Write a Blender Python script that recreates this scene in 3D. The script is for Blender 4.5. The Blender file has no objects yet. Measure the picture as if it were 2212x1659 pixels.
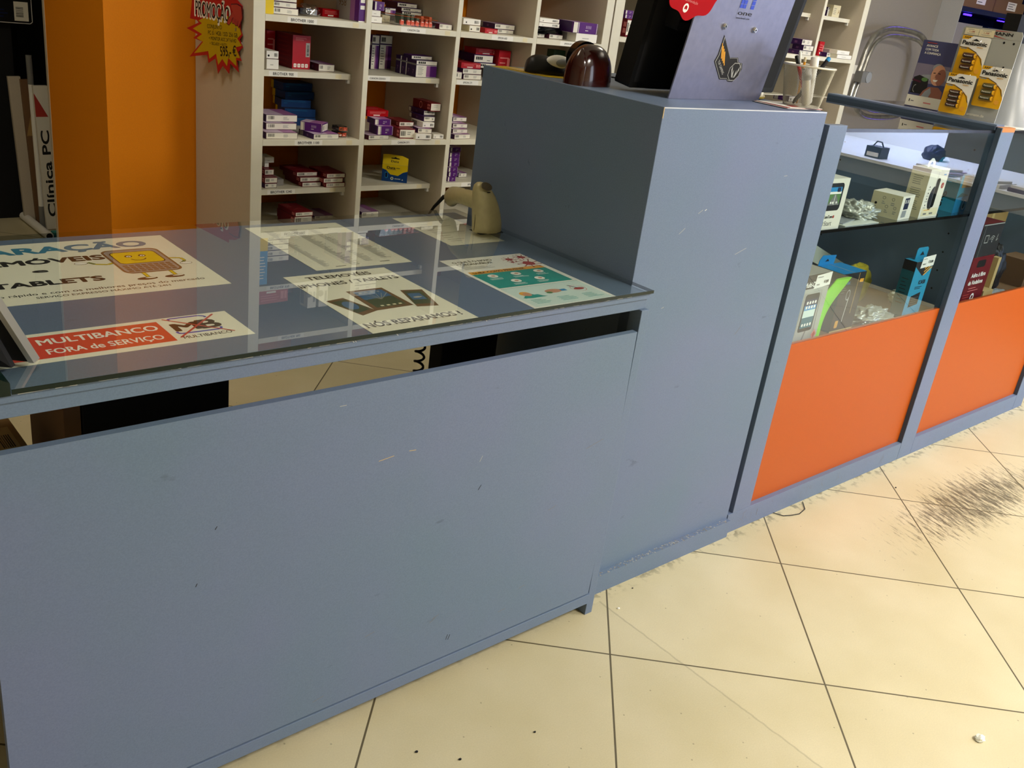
import bpy, math, random
from mathutils import Vector, Matrix, noise
from math import sin, cos, pi, radians
random.seed(7)
S = bpy.context.scene
COL = S.collection
# ---------------------------------------------------------------- camera, world, lights, exposure
cam_d = bpy.data.cameras.new('camera'); cam = bpy.data.objects.new('camera', cam_d); COL.objects.link(cam)
cam.location = (-1.4099, -1.1283, 1.2841); cam.rotation_mode = 'XYZ'
cam.rotation_euler = (1.1697, -0.1250, -0.7045)
cam_d.sensor_width = 36.0; cam_d.lens = 36.0 * 2035.15 / 2212; cam_d.clip_start = 0.02
S.camera = cam
S.view_settings.view_transform = 'Standard'; S.view_settings.look = 'None'
S.view_settings.gamma = 1.0; S.view_settings.use_curve_mapping = False
S.view_settings.exposure = 0.0
S.cycles.transparent_max_bounces = 24; S.cycles.max_bounces = 8
W = bpy.data.worlds.new('world'); S.world = W; W.use_nodes = True
W.node_tree.nodes['Background'].inputs[0].default_value = (.8, .85, 1, 1)
W.node_tree.nodes['Background'].inputs[1].default_value = 0.01
def area(name, loc, size, power, col, aim=None, sy=None):
    d = bpy.data.lights.new(name, 'AREA'); d.energy = power; d.color = col; d.shape = 'RECTANGLE'
    d.size = size; d.size_y = sy or size
    o = bpy.data.objects.new(name, d); COL.objects.link(o); o.location = loc
    if aim: o.rotation_euler = (Vector(aim) - Vector(loc)).to_track_quat('-Z', 'Y').to_euler()
    return o
WARM = (1.0, .935, .83); COOL = (.70, .82, 1.0)
area('ceiling_lamp_over_counter', (0.75, -2.3, 2.78), .6, 90, WARM)
area('ceiling_lamp_over_floor', (2.7, -1.9, 2.78), .6, 66, WARM)
area('ceiling_lamp_far', (4.0, -2.6, 2.78), .6, 30, (1, .97, .92))
area('ceiling_lamp_behind', (2.6, .9, 2.78), .5, 8, WARM)
area('ceiling_lamp_left', (-.9, 1.3, 2.78), .4, 3.5, (1, .95, .86))
area('shop_window_daylight', (3.4, -4.0, 1.7), 2.4, 60, COOL, (1.0, 0, .7), 1.8)
# ---------------------------------------------------------------- materials
MT = {}
def lin(c): c = c / 255; return c / 12.92 if c <= .04045 else ((c + .055) / 1.055) ** 2.4
def mat(name, rgb=None, rough=.5, metal=0, spec=.3, noise_amt=0, noise_scale=30, emit=0, coat=0, alpha=1, srgb=True, bump=0):
    if name in MT: return MT[name]
    m = bpy.data.materials.new(name); m.use_nodes = True; nt = m.node_tree; b = nt.nodes['Principled BSDF']
    c = tuple(lin(x) for x in rgb) if srgb else rgb
    b.inputs['Base Color'].default_value = (*c, 1); b.inputs['Roughness'].default_value = rough
    b.inputs['Metallic'].default_value = metal; b.inputs['Specular IOR Level'].default_value = spec
    b.inputs['Coat Weight'].default_value = coat
    if alpha < 1: b.inputs['Alpha'].default_value = alpha
    if emit: b.inputs['Emission Color'].default_value = (*c, 1); b.inputs['Emission Strength'].default_value = emit
    if noise_amt or bump:
        tc = nt.nodes.new('ShaderNodeTexCoord'); n = nt.nodes.new('ShaderNodeTexNoise')
        n.inputs['Scale'].default_value = noise_scale; n.inputs['Detail'].default_value = 5
        nt.links.new(tc.outputs['Object'], n.inputs['Vector'])
        if noise_amt:
            mx = nt.nodes.new('ShaderNodeMix'); mx.data_type = 'RGBA'; mx.blend_type = 'MULTIPLY'
            rp = nt.nodes.new('ShaderNodeMapRange'); rp.inputs[1].default_value = .3; rp.inputs[2].default_value = .7
            rp.inputs[3].default_value = 1 - noise_amt; rp.inputs[4].default_value = 1
            nt.links.new(n.outputs['Fac'], rp.inputs[0]); mx.inputs[0].default_value = 1
            mx.inputs[6].default_value = (*c, 1); nt.links.new(rp.outputs[0], mx.inputs[7])
            nt.links.new(mx.outputs[2], b.inputs['Base Color'])
        if bump:
            bp = nt.nodes.new('ShaderNodeBump'); bp.inputs['Strength'].default_value = bump; bp.inputs['Distance'].default_value = .002
            nt.links.new(n.outputs['Fac'], bp.inputs['Height']); nt.links.new(bp.outputs[0], b.inputs['Normal'])
    MT[name] = m; return m
def glass(name, tint, k=1.0, rough=0.0):
    # thin clear sheet: passes light straight through and mirrors by the Fresnel law of two faces
    m = bpy.data.materials.new(name); m.use_nodes = True; nt = m.node_tree; nt.nodes.clear()
    out = nt.nodes.new('ShaderNodeOutputMaterial'); mx = nt.nodes.new('ShaderNodeMixShader')
    t = nt.nodes.new('ShaderNodeBsdfTransparent'); t.inputs[0].default_value = (*tint, 1)
    g = nt.nodes.new('ShaderNodeBsdfGlossy'); g.inputs['Roughness'].default_value = rough
    f = nt.nodes.new('ShaderNodeFresnel'); f.inputs[0].default_value = 1.5
    geo = nt.nodes.new('ShaderNodeNewGeometry')
    a = nt.nodes.new('ShaderNodeMath'); a.operation = 'MULTIPLY'; a.inputs[1].default_value = 1.75 * k; a.use_clamp = True
    inv = nt.nodes.new('ShaderNodeMath'); inv.operation = 'SUBTRACT'; inv.inputs[0].default_value = 1
    mu = nt.nodes.new('ShaderNodeMath'); mu.operation = 'MULTIPLY'
    L = nt.links.new
    L(f.outputs[0], a.inputs[0]); L(geo.outputs['Backfacing'], inv.inputs[1]); L(a.outputs[0], mu.inputs[0]); L(inv.outputs[0], mu.inputs[1])
    L(mu.outputs[0], mx.inputs[0]); L(t.outputs[0], mx.inputs[1]); L(g.outputs[0], mx.inputs[2]); L(mx.outputs[0], out.inputs[0])
    MT[name] = m; return m
def M(n): return MT[n]
glass('glass', (.95, .975, .965)); glass('plastic_film', (.93, .93, .93), 1.6, .12); glass('case_glass', (.90, .945, .95), 1.0)
# painted counter: blue grey with faint mottling, scuffs and chips that belong to the paint
def counter_paint(name, rgb):
    m = mat(name, rgb, .42, spec=.35); nt = m.node_tree; b = nt.nodes['Principled BSDF']; L = nt.links.new
    tc = nt.nodes.new('ShaderNodeTexCoord')
    n1 = nt.nodes.new('ShaderNodeTexNoise'); n1.inputs['Scale'].default_value = 2.2; n1.inputs['Detail'].default_value = 3
    n2 = nt.nodes.new('ShaderNodeTexNoise'); n2.inputs['Scale'].default_value = 420; n2.inputs['Detail'].default_value = 2
    mp = nt.nodes.new('ShaderNodeMapping'); mp.inputs['Scale'].default_value = (7, 30, 16); mp.inputs['Rotation'].default_value = (.3, .5, .2)
    n3 = nt.nodes.new('ShaderNodeTexNoise'); n3.inputs['Scale'].default_value = 2.0; n3.inputs['Detail'].default_value = 8
    for n in (n1, n2): L(tc.outputs['Object'], n.inputs['Vector'])
    L(tc.outputs['Object'], mp.inputs[0]); L(mp.outputs[0], n3.inputs['Vector'])
    c = [lin(x) for x in rgb]
    cr = nt.nodes.new('ShaderNodeValToRGB'); e = cr.color_ramp.elements
    e[0].position = .35; e[0].color = (c[0] * .93, c[1] * 1.0, c[2] * .95, 1); e[1].position = .65; e[1].color = (c[0] * 1.05, c[1] * .98, c[2] * 1.05, 1)
    L(n1.outputs['Fac'], cr.inputs[0])
    r2 = nt.nodes.new('ShaderNodeMapRange'); r2.inputs[1].default_value = .3; r2.inputs[2].default_value = .7; r2.inputs[3].default_value = .93; r2.inputs[4].default_value = 1.05
    L(n2.outputs['Fac'], r2.inputs[0])
    r3 = nt.nodes.new('ShaderNodeMapRange'); r3.inputs[1].default_value = .705; r3.inputs[2].default_value = .76; r3.inputs[3].default_value = 1; r3.inputs[4].default_value = .72
    L(n3.outputs['Fac'], r3.inputs[0])
    mu = nt.nodes.new('ShaderNodeMath'); mu.operation = 'MULTIPLY'; L(r2.outputs[0], mu.inputs[0]); L(r3.outputs[0], mu.inputs[1])
    mx = nt.nodes.new('ShaderNodeMix'); mx.data_type = 'RGBA'; mx.blend_type = 'MULTIPLY'; mx.inputs[0].default_value = 1
    L(cr.outputs[0], mx.inputs[6]); L(mu.outputs[0], mx.inputs[7]); L(mx.outputs[2], b.inputs['Base Color'])
    return m
counter_paint('counter_paint', (105, 121, 147))
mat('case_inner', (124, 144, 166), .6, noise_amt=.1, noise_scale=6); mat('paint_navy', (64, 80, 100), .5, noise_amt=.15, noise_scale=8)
mat('orange_panel', (180, 82, 14), .45, noise_amt=.06, noise_scale=300)
mat('orange_wall', (240, 142, 0), .6, noise_amt=.06, noise_scale=260, bump=.15)
mat('beige_wall', (196, 184, 160), .7, noise_amt=.05, noise_scale=200)
mat('grey_wall', (150, 143, 134), .7, noise_amt=.06, noise_scale=180)
mat('white_wall', (180, 180, 180), .7, noise_amt=.05, noise_scale=180)
mat('dark_wall', (30, 30, 30), .8)
mat('ceiling_white', (225, 225, 220), .8)
mat('shelf_white', (228, 224, 205), .45, noise_amt=.06, noise_scale=25)
mat('shelf_board', (205, 200, 182), .5, noise_amt=.1, noise_scale=18)
mat('shelf_side', (198, 188, 170), .55, noise_amt=.04, noise_scale=150)
mat('black', (14, 14, 15), .45); mat('black_gloss', (10, 10, 11), .18); mat('black_matte', (20, 20, 22), .8)
mat('ink', (28, 27, 28), .6); mat('grey_ink', (120, 120, 118), .6); mat('pale_ink', (165, 165, 160), .6)
mat('paper', (236, 232, 214), .7); mat('paper_white', (242, 240, 232), .6); mat('cream', (226, 216, 180), .6)
mat('box_white', (232, 228, 214), .5); mat('box_grey', (150, 146, 142), .55); mat('wine', (74, 18, 44), .45)
mat('purple', (84, 28, 112), .4); mat('purple_dark', (52, 20, 78), .4); mat('mauve', (150, 96, 150), .45); mat('lilac', (190, 170, 195), .5)
mat('red', (176, 20, 34), .4); mat('red_dark', (110, 12, 26), .4); mat('red_bright', (166, 10, 20), .6, spec=.08); mat('pink', (222, 130, 128), .5)
mat('blue_box', (20, 66, 128), .4); mat('navy', (14, 26, 66), .4); mat('sky', (40, 140, 200), .4); mat('yellow', (232, 200, 20), .4); mat('yellow_dark', (190, 160, 16), .45)
mat('teal', (42, 156, 146), .5); mat('teal_pale', (214, 232, 226), .6); mat('amber', (236, 168, 52), .5); mat('brick', (176, 60, 52), .5)
mat('kraft', (168, 134, 82), .7, noise_amt=.1, noise_scale=60); mat('kraft_light', (196, 168, 112), .7); mat('brown_board', (118, 88, 60), .7)
mat('green_dark', (36, 62, 40), .5); mat('lime', (130, 220, 40), .45); mat('cyan', (44, 150, 190), .4); mat('cyan_dark', (26, 100, 116), .4)
mat('steel', (134, 136, 160), .38, metal=.55, noise_amt=.12, noise_scale=60); mat('chrome', (220, 220, 220), .15, metal=1)
mat('alu', (206, 204, 196), .3, metal=.8); mat('wire_white', (226, 222, 208), .35, metal=.2); mat('wire_grey', (150, 146, 130), .35, metal=.5)
mat('scanner_beige', (176, 166, 122), .38, noise_amt=.1, noise_scale=90); mat('scanner_dark', (66, 58, 42), .4)
mat('brown_gloss', (50, 12, 7), .16, spec=.5, coat=.25); mat('orange_clip', (236, 96, 66), .4); mat('amber_plastic', (176, 78, 36), .3)
mat('skin', (205, 150, 120), .6); mat('skin_shade', (150, 96, 78), .6); mat('dusk', (70, 72, 112), .5); mat('dusk_pale', (128, 120, 140), .5)
mat('gold_card', (238, 178, 24), .35); mat('battery_brown', (78, 46, 34), .25, metal=.4); mat('battery_olive', (96, 90, 52), .25, metal=.4)
mat('sign_blue', (58, 128, 160), .6); mat('logo_blue', (46, 70, 190), .4); mat('cross_red', (196, 70, 66), .5); mat('sign_red', (216, 70, 50), .55)
mat('glass_edge', (8, 28, 24), .15); mat('wood_raw', (190, 128, 78), .7); mat('screen_green', (70, 84, 62), .5); mat('screen_blue', (70, 110, 150), .5)
mat('tube_metal', (190, 188, 178), .28, metal=.85, noise_amt=.45, noise_scale=24); mat('white_plastic', (236, 236, 230), .35)
mat('grey_card', (176, 178, 172), .4, metal=.2); mat('green_leaf', (90, 130, 70), .5); mat('bag_grey', (150, 154, 158), .3)
def lamp_mat(name, rgb, s):
    m = mat(name, rgb, emit=s); return m
lamp_mat('led_panel', (255, 240, 214), 9.0); lamp_mat('led_blue', (40, 20, 255), 14.0); lamp_mat('led_cool', (170, 196, 255), 6.0)
# floor: square tiles laid diagonally, dark joints, specks, scuffs and one smeared dirt patch
def floor_material():
    m = bpy.data.materials.new('floor_tiles'); m.use_nodes = True; nt = m.node_tree; b = nt.nodes['Principled BSDF']; L = nt.links.new
    N = lambda t: nt.nodes.new(t)
    def math_(op, a, c=None, clamp=False):
        n = N('ShaderNodeMath'); n.operation = op; n.use_clamp = clamp
        for i, v in enumerate((a, c)):
            if v is None: continue
            if isinstance(v, (int, float)): n.inputs[i].default_value = v
            else: L(v, n.inputs[i])
        return n.outputs[0]
    geo = N('ShaderNodeNewGeometry')
    def mapped(loc, rot, sc):
        mp = N('ShaderNodeMapping'); mp.vector_type = 'POINT'
        v = N('ShaderNodeVectorMath'); v.operation = 'SUBTRACT'; L(geo.outputs['Position'], v.inputs[0]); v.inputs[1].default_value = loc
        L(v.outputs[0], mp.inputs[0]); mp.inputs['Rotation'].default_value = (0, 0, rot); mp.inputs['Scale'].default_value = sc; return mp.outputs[0]
    T = .4637
    tv = mapped((-.0693, -.1269, 0), .7644, (1 / T, 1 / T, 1))
    sp = N('ShaderNodeSeparateXYZ'); L(tv, sp.inputs[0])
    def joint(o):
        f = math_('FRACT', math_('ADD', o, 100.5)); d = math_('ABSOLUTE', math_('SUBTRACT', f, .5)); return d
    dmin = math_('MINIMUM', joint(sp.outputs[0]), joint(sp.outputs[1]))
    jr = N('ShaderNodeMapRange'); jr.inputs[1].default_value = .0032; jr.inputs[2].default_value = .0052; L(dmin, jr.inputs[0])
    cell = N('ShaderNodeTexWhiteNoise'); cell.noise_dimensions = '2D'
    cv = N('ShaderNodeVectorMath'); cv.operation = 'FLOOR'; L(tv, cv.inputs[0]); L(cv.outputs[0], cell.inputs['Vector'])
    fine = N('ShaderNodeTexNoise'); fine.inputs['Scale'].default_value = 320; L(geo.outputs['Position'], fine.inputs['Vector'])
    big = N('ShaderNodeTexNoise'); big.inputs['Scale'].default_value = 3.5; big.inputs['Detail'].default_value = 6; L(geo.outputs['Position'], big.inputs['Vector'])
    spk = N('ShaderNodeTexVoronoi'); spk.inputs['Scale'].default_value = 26; L(geo.outputs['Position'], spk.inputs['Vector'])
    s1 = N('ShaderNodeMapRange'); s1.inputs[1].default_value = .03; s1.inputs[2].default_value = .06; s1.inputs[3].default_value = .55; L(spk.outputs['Distance'], s1.inputs[0])
    base = N('ShaderNodeValToRGB'); e = base.color_ramp.elements
    e[0].position = .3; e[0].color = (lin(198), lin(187), lin(148), 1); e[1].position = .7; e[1].color = (lin(212), lin(202), lin(168), 1)
    L(big.outputs['Fac'], base.inputs[0])
    val = math_('MULTIPLY', math_('ADD', math_('MULTIPLY', fine.outputs['Fac'], .16), .92), math_('ADD', math_('MULTIPLY', cell.outputs['Value'], .05), .95))
    val = math_('MULTIPLY', val, s1.outputs[0])
    # dirt smear: stretched noise inside an oval
    dv = mapped((1.33, -.24, 0), -1.28, (1, 1, 1)); ds = N('ShaderNodeSeparateXYZ'); L(dv, ds.inputs[0])
    st = N('ShaderNodeMapping'); L(dv, st.inputs[0]); st.inputs['Rotation'].default_value = (0, 0, .0); st.inputs['Scale'].default_value = (16, 75, 1)
    sn = N('ShaderNodeTexNoise'); sn.inputs['Scale'].default_value = 1.0; sn.inputs['Detail'].default_value = 6; sn.inputs['Roughness'].default_value = .75; L(st.outputs[0], sn.inputs['Vector'])
    wv = mapped((1.47, -.225, 0), -.14, (1 / .72, 1 / .20, 1)); ln = N('ShaderNodeVectorMath'); ln.operation = 'LENGTH'; L(wv, ln.inputs[0])
    fall = N('ShaderNodeMapRange'); fall.inputs[1].default_value = .25; fall.inputs[2].default_value = 1.25; fall.inputs[3].default_value = .38; fall.inputs[4].default_value = .80; L(ln.outputs['Value'], fall.inputs[0])
    dm = N('ShaderNodeMapRange'); L(math_('SUBTRACT', sn.outputs['Fac'], fall.outputs[0]), dm.inputs[0]); dm.inputs[1].default_value = 0; dm.inputs[2].default_value = .16; dm.inputs[3].default_value = 1; dm.inputs[4].default_value = .26
    val = math_('MULTIPLY', val, dm.outputs[0])
    # dark line across the floor, darker to its left, grime along the plinths
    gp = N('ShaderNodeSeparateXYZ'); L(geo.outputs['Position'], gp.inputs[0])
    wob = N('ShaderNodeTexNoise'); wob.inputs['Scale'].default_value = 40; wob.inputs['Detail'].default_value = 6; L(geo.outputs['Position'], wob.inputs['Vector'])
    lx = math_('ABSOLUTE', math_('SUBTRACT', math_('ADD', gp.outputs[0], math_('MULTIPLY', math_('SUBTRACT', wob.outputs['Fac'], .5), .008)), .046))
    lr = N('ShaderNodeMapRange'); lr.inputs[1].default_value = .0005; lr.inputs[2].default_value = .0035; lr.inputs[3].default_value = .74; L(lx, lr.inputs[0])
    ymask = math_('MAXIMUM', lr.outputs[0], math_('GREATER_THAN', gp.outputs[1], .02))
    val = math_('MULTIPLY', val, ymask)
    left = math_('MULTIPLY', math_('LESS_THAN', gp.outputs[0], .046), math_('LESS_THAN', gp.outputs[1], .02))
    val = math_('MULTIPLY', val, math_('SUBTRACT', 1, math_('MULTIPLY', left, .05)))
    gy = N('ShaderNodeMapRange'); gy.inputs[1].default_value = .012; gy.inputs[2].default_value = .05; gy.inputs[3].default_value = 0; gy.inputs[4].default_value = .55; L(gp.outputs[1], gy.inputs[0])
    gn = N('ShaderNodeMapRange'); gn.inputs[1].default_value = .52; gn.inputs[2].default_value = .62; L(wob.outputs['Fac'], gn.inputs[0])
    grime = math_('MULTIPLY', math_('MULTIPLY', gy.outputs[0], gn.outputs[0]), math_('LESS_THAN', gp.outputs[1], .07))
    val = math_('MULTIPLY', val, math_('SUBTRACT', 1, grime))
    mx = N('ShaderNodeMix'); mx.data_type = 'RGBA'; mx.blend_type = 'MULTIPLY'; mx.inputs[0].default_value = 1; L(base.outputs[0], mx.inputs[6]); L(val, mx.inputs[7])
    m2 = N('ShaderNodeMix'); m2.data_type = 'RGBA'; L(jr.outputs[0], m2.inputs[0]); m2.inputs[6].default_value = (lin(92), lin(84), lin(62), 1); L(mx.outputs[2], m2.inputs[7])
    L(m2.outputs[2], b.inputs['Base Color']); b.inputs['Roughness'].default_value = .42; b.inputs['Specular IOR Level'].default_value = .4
    bp = N('ShaderNodeBump'); bp.inputs['Strength'].default_value = .4; bp.inputs['Distance'].default_value = .001; L(jr.outputs[0], bp.inputs['Height']); L(bp.outputs[0], b.inputs['Normal'])
    MT['floor'] = m
floor_material()
# ---------------------------------------------------------------- mesh building
TXT = {}
def text_tris(s, bold=0.0, shear=0.0):
    k = (s, bold, shear)
    if k in TXT: return TXT[k]
    c = bpy.data.curves.new('t', 'FONT'); c.body = s; c.size = 1; c.fill_mode = 'FRONT'; c.offset = bold; c.shear = shear; c.resolution_u = 3
    o = bpy.data.objects.new('t', c); COL.objects.link(o)
    dg = bpy.context.evaluated_depsgraph_get(); me = bpy.data.meshes.new_from_object(o.evaluated_get(dg))
    v = [(p.co.x, p.co.y) for p in me.vertices]; f = [tuple(p.vertices) for p in me.polygons]
    bpy.data.objects.remove(o); bpy.data.curves.remove(c); bpy.data.meshes.remove(me)
    if not v: v = [(0, 0)]
    xs = [p[0] for p in v]; ys = [p[1] for p in v]
    TXT[k] = (v, f, min(xs), max(xs), min(ys), max(ys)); return TXT[k]
class MB:
    def __init__(s): s.v = []; s.f = []; s.m = []; s.sm = []; s.mats = []; s.X = Matrix()
    def mi(s, n):
        if n not in s.mats: s.mats.append(n)
        return s.mats.index(n)
    def add(s, pts, faces, m, smooth=False):
        o = len(s.v); X = s.X; k = s.mi(m)
        s.v += [tuple(X @ Vector(p)) for p in pts]
        for f in faces: s.f.append(tuple(i + o for i in f)); s.m.append(k); s.sm.append(smooth)
    def box(s, a, b, m):
        x0, y0, z0 = a; x1, y1, z1 = b
        P = [(x0, y0, z0), (x1, y0, z0), (x1, y1, z0), (x0, y1, z0), (x0, y0, z1), (x1, y0, z1), (x1, y1, z1), (x0, y1, z1)]
        s.add(P, [(0, 3, 2, 1), (4, 5, 6, 7), (0, 1, 5, 4), (2, 3, 7, 6), (1, 2, 6, 5), (3, 0, 4, 7)], m)
    def rings(s, R, m, caps=True, closed=False, smooth=True):
        n = len(R[0]); pts = [p for r in R for p in r]; F = []
        K = len(R) if closed else len(R) - 1
        for i in range(K):
            j = (i + 1) % len(R)
            for k in range(n):
                l = (k + 1) % n; F.append((i * n + k, i * n + l, j * n + l, j * n + k))
        s.add(pts, F, m, smooth)
        if caps and not closed:
            s.add(R[0], [tuple(reversed(range(n)))], m); s.add(R[-1], [tuple(range(n))], m)
    def lathe(s, prof, c, m, n=32, caps=True, smooth=True):
        s.rings([[(c[0] + r * cos(2 * pi * k / n), c[1] + r * sin(2 * pi * k / n), c[2] + z) for k in range(n)] for r, z in prof], m, caps, smooth=smooth)
    def tube(s, P, r, m, n=10, caps=True, closed=False):
        P = [Vector(p) for p in P]; R = []; up = None; K = len(P)
        for i, p in enumerate(P):
            if closed: t = (P[(i + 1) % K] - P[i - 1])
            else: t = P[min(i + 1, K - 1)] - P[max(i - 1, 0)]
            t.normalize()
            if up is None: up = t.orthogonal().normalized()
            up = (up - t * up.dot(t)).normalized(); q = t.cross(up)
            rr = r[i] if isinstance(r, (list, tuple)) else r
            R.append([tuple(p + rr * (cos(2 * pi * k / n) * up + sin(2 * pi * k / n) * q)) for k in range(n)])
        s.rings(R, m, caps, closed)
    def cyl(s, a, b, r, m, n=16): s.tube([a, b], r, m, n)
    def prism(s, fr, poly, d, m, m2=None):
        # outline in frame fr (counter-clockwise), extruded backwards by d
        n = len(poly); A = [fr.p(u, v, 0) for u, v in poly]; B = [fr.p(u, v, -d) for u, v in poly]
        s.add(A, [tuple(range(n))], m); s.add(B, [tuple(reversed(range(n)))], m2 or m)
        s.add(A + B, [(i, i + n, (i + 1) % n + n, (i + 1) % n) for i in range(n)], m2 or m)
    def build(s, name, parent=None, bevel=0, seg=2):
        me = bpy.data.meshes.new(name); me.from_pydata(s.v, [], s.f)
        for n in s.mats: me.materials.append(MT[n])
        me.polygons.foreach_set('material_index', s.m); me.polygons.foreach_set('use_smooth', s.sm); me.update()
        o = bpy.data.objects.new(name, me); COL.objects.link(o)
        if parent: o.parent = parent
        if bevel:
            b = o.modifiers.new('bevel', 'BEVEL'); b.width = bevel; b.segments = seg; b.limit_method = 'ANGLE'; b.angle_limit = radians(50)
        return o
class Fr:
    def __init__(s, P, U, V, e=.00025):
        s.P = Vector(P); s.U = Vector(U).normalized(); s.V = Vector(V).normalized(); s.N = s.U.cross(s.V); s.e = e
    def p(s, u, v, h=0): return tuple(s.P + u * s.U + v * s.V + h * s.N)
    def poly(s, mb, pts, m, L=1):
        a = sum(pts[i][0] * pts[(i + 1) % len(pts)][1] - pts[(i + 1) % len(pts)][0] * pts[i][1] for i in range(len(pts)))
        if a < 0: pts = pts[::-1]
        mb.add([s.p(u, v, s.e * L) for u, v in pts], [tuple(range(len(pts)))], m)
    def rect(s, mb, u0, v0, u1, v1, m, L=1): s.poly(mb, [(u0, v0), (u1, v0), (u1, v1), (u0, v1)], m, L)
    def disc(s, mb, u, v, r, m, L=1, ry=None, n=24): s.poly(mb, [(u + r * cos(2 * pi * i / n), v + (ry or r) * sin(2 * pi * i / n)) for i in range(n)], m, L)
    def ring(s, mb, u, v, r0, r1, m, L=1, a0=0, a1=2 * pi, n=24, ky=1):
        for i in range(n):
            a = a0 + (a1 - a0) * i / n; b = a0 + (a1 - a0) * (i + 1) / n
            s.poly(mb, [(u + r0 * cos(a), v + ky * r0 * sin(a)), (u + r1 * cos(a), v + ky * r1 * sin(a)), (u + r1 * cos(b), v + ky * r1 * sin(b)), (u + r0 * cos(b), v + ky * r0 * sin(b))], m, L)
    def line(s, mb, pts, w, m, L=1):
        for (a, b), (c, d) in zip(pts, pts[1:]):
            l = math.hypot(c - a, d - b) or 1; x = -(d - b) / l * w / 2; y = (c - a) / l * w / 2
            s.poly(mb, [(a + x, b + y), (a - x, b - y), (c - x, d - y), (c + x, d + y)], m, L)
    def text(s, mb, t, u, v, h, m, w=None, L=2, align='l', bold=0.0, shear=0.0, ang=0.0):
        V, F, x0, x1, y0, y1 = text_tris(t, 0.0, shear); k = h / .73
        kx = w / max(x1 - x0, 1e-6) if w else k
        off = {'l': 0, 'c': -(x1 - x0) / 2, 'r': -(x1 - x0)}[align]
        ca, sa = cos(ang), sin(ang); d = bold * h * 1.1
        # heavier strokes: the same letters laid down again a hair to each side
        for i, (ox, oy) in enumerate([(0, 0)] + ([(d, 0), (-d, 0), (0, d * .8), (0, -d * .8), (d * .7, d * .6), (-d * .7, d * .6), (d * .7, -d * .6), (-d * .7, -d * .6)] if bold else [])):
            P = []
            for x, y in V:
                X = (x - x0 + off) * kx + ox; Y = y * k + oy; P.append(s.p(u + ca * X - sa * Y, v + sa * X + ca * Y, s.e * (L + .02 * i)))
            mb.add(P, F, m)
    def bars(s, mb, u0, v0, u1, v1, m='ink', L=2, n=9, vert=True):
        r = random.Random(int(abs(u0 * 7919 + v0 * 104729) * 1e4))
        for i in range(n):
            a = i / n; b = a + (.25 + .45 * r.random()) / n
            if vert: s.rect(mb, u0 + (u1 - u0) * a, v0, u0 + (u1 - u0) * b, v1, m, L)
            else: s.rect(mb, u0, v0 + (v1 - v0) * a, u1, v0 + (v1 - v0) * b, m, L)
    def lines(s, mb, u0, v0, u1, v1, n, m='grey_ink', L=2, fill=.45):
        r = random.Random(int(abs(u1 * 7919 + v1 * 104729) * 1e4))
        for i in range(n):
            y = v0 + (v1 - v0) * (i + .3) / n; s.rect(mb, u0, y, u0 + (u1 - u0) * (.6 + .4 * r.random()), y + (v1 - v0) / n * fill, m, L)
def tag(o, label=None, cat=None, group=None, kind=None):
    if label: o['label'] = label
    if cat: o['category'] = cat
    if group: o['group'] = group
    if kind: o['kind'] = kind
    return o
def thing(name, label, cat, loc=(0, 0, 0), rz=0, group=None, rot=None):
    o = bpy.data.objects.new(name, None); COL.objects.link(o); o.location = loc; o.empty_display_size = .05
    o.rotation_euler = rot or (0, 0, rz); return tag(o, label, cat, group)
def rounded(u0, v0, u1, v1, r, n=6):
    P = []
    for cx, cy, a in ((u1 - r, v0 + r, -pi / 2), (u1 - r, v1 - r, 0), (u0 + r, v1 - r, pi / 2), (u0 + r, v0 + r, pi)):
        P += [(cx + r * cos(a + pi / 2 * i / n), cy + r * sin(a + pi / 2 * i / n)) for i in range(n + 1)]
    return P
def lump(mb, c, size, m, seed=0, amp=.35, nu=28, nv=16, flat=True, freq=2.2, sharp=False):
    R = []
    for i in range(nv + 1):
        th = pi * i / nv; ring = []
        for k in range(nu):
            ph = 2 * pi * k / nu; d = Vector((sin(th) * cos(ph), sin(th) * sin(ph), -cos(th)))
            q = noise.fractal(d * freq + Vector((seed * 3.1, seed * 1.7, 0)), 1.0, 2.0, 4)
            if sharp: q = abs(q) * 1.6 - .4
            r = 1 + amp * q; x, y, z = d * r
            z = max(z, -.55) if flat else z
            ring.append((c[0] + x * size[0], c[1] + y * size[1], c[2] + (z + (.55 if flat else 0)) * size[2]))
        R.append(ring)
    mb.rings(R, m, smooth=not sharp)
H = .7711
# ---------------------------------------------------------------- room
def struct(name, mb, bevel=0):
    o = mb.build(name, None, bevel); o['kind'] = 'structure'; return o
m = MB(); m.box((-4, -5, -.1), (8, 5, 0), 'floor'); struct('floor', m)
m = MB(); m.box((-4, -5, 2.9), (8, 5, 3.0), 'ceiling_white'); struct('ceiling', m)
m = MB(); m.box((-.34, 2.035, 0), (1.46, 2.63, 2.9), 'orange_wall'); m.box((-.342, 2.625, 0), (-.325, 2.645, 2.9), 'shelf_side'); struct('wall_back_left', m)
m = MB(); m.box((1.46, 2.04, 0), (4.865, 2.3, 2.9), 'grey_wall'); struct('wall_back', m)
m = MB(); m.box((4.865, 2.5, 0), (8, 2.6, 2.9), 'dark_wall'); struct('wall_back_right', m)
m = MB(); m.box((-4, 4.3, 0), (.1, 4.4, 2.9), 'dark_wall'); m.box((.0, 2.64, 0), (.1, 4.3, 2.9), 'dark_wall'); struct('wall_far', m)
m = MB(); m.box((-4.1, -5, 0), (-4, 5, 2.9), 'beige_wall'); struct('wall_left', m)
m = MB(); m.box((8, -5, 0), (8.1, 5, 2.9), 'white_wall'); struct('wall_right', m)
m = MB(); m.box((-4, -5.1, 0), (8, -5, 2.9), 'beige_wall'); struct('wall_front', m)
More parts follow.
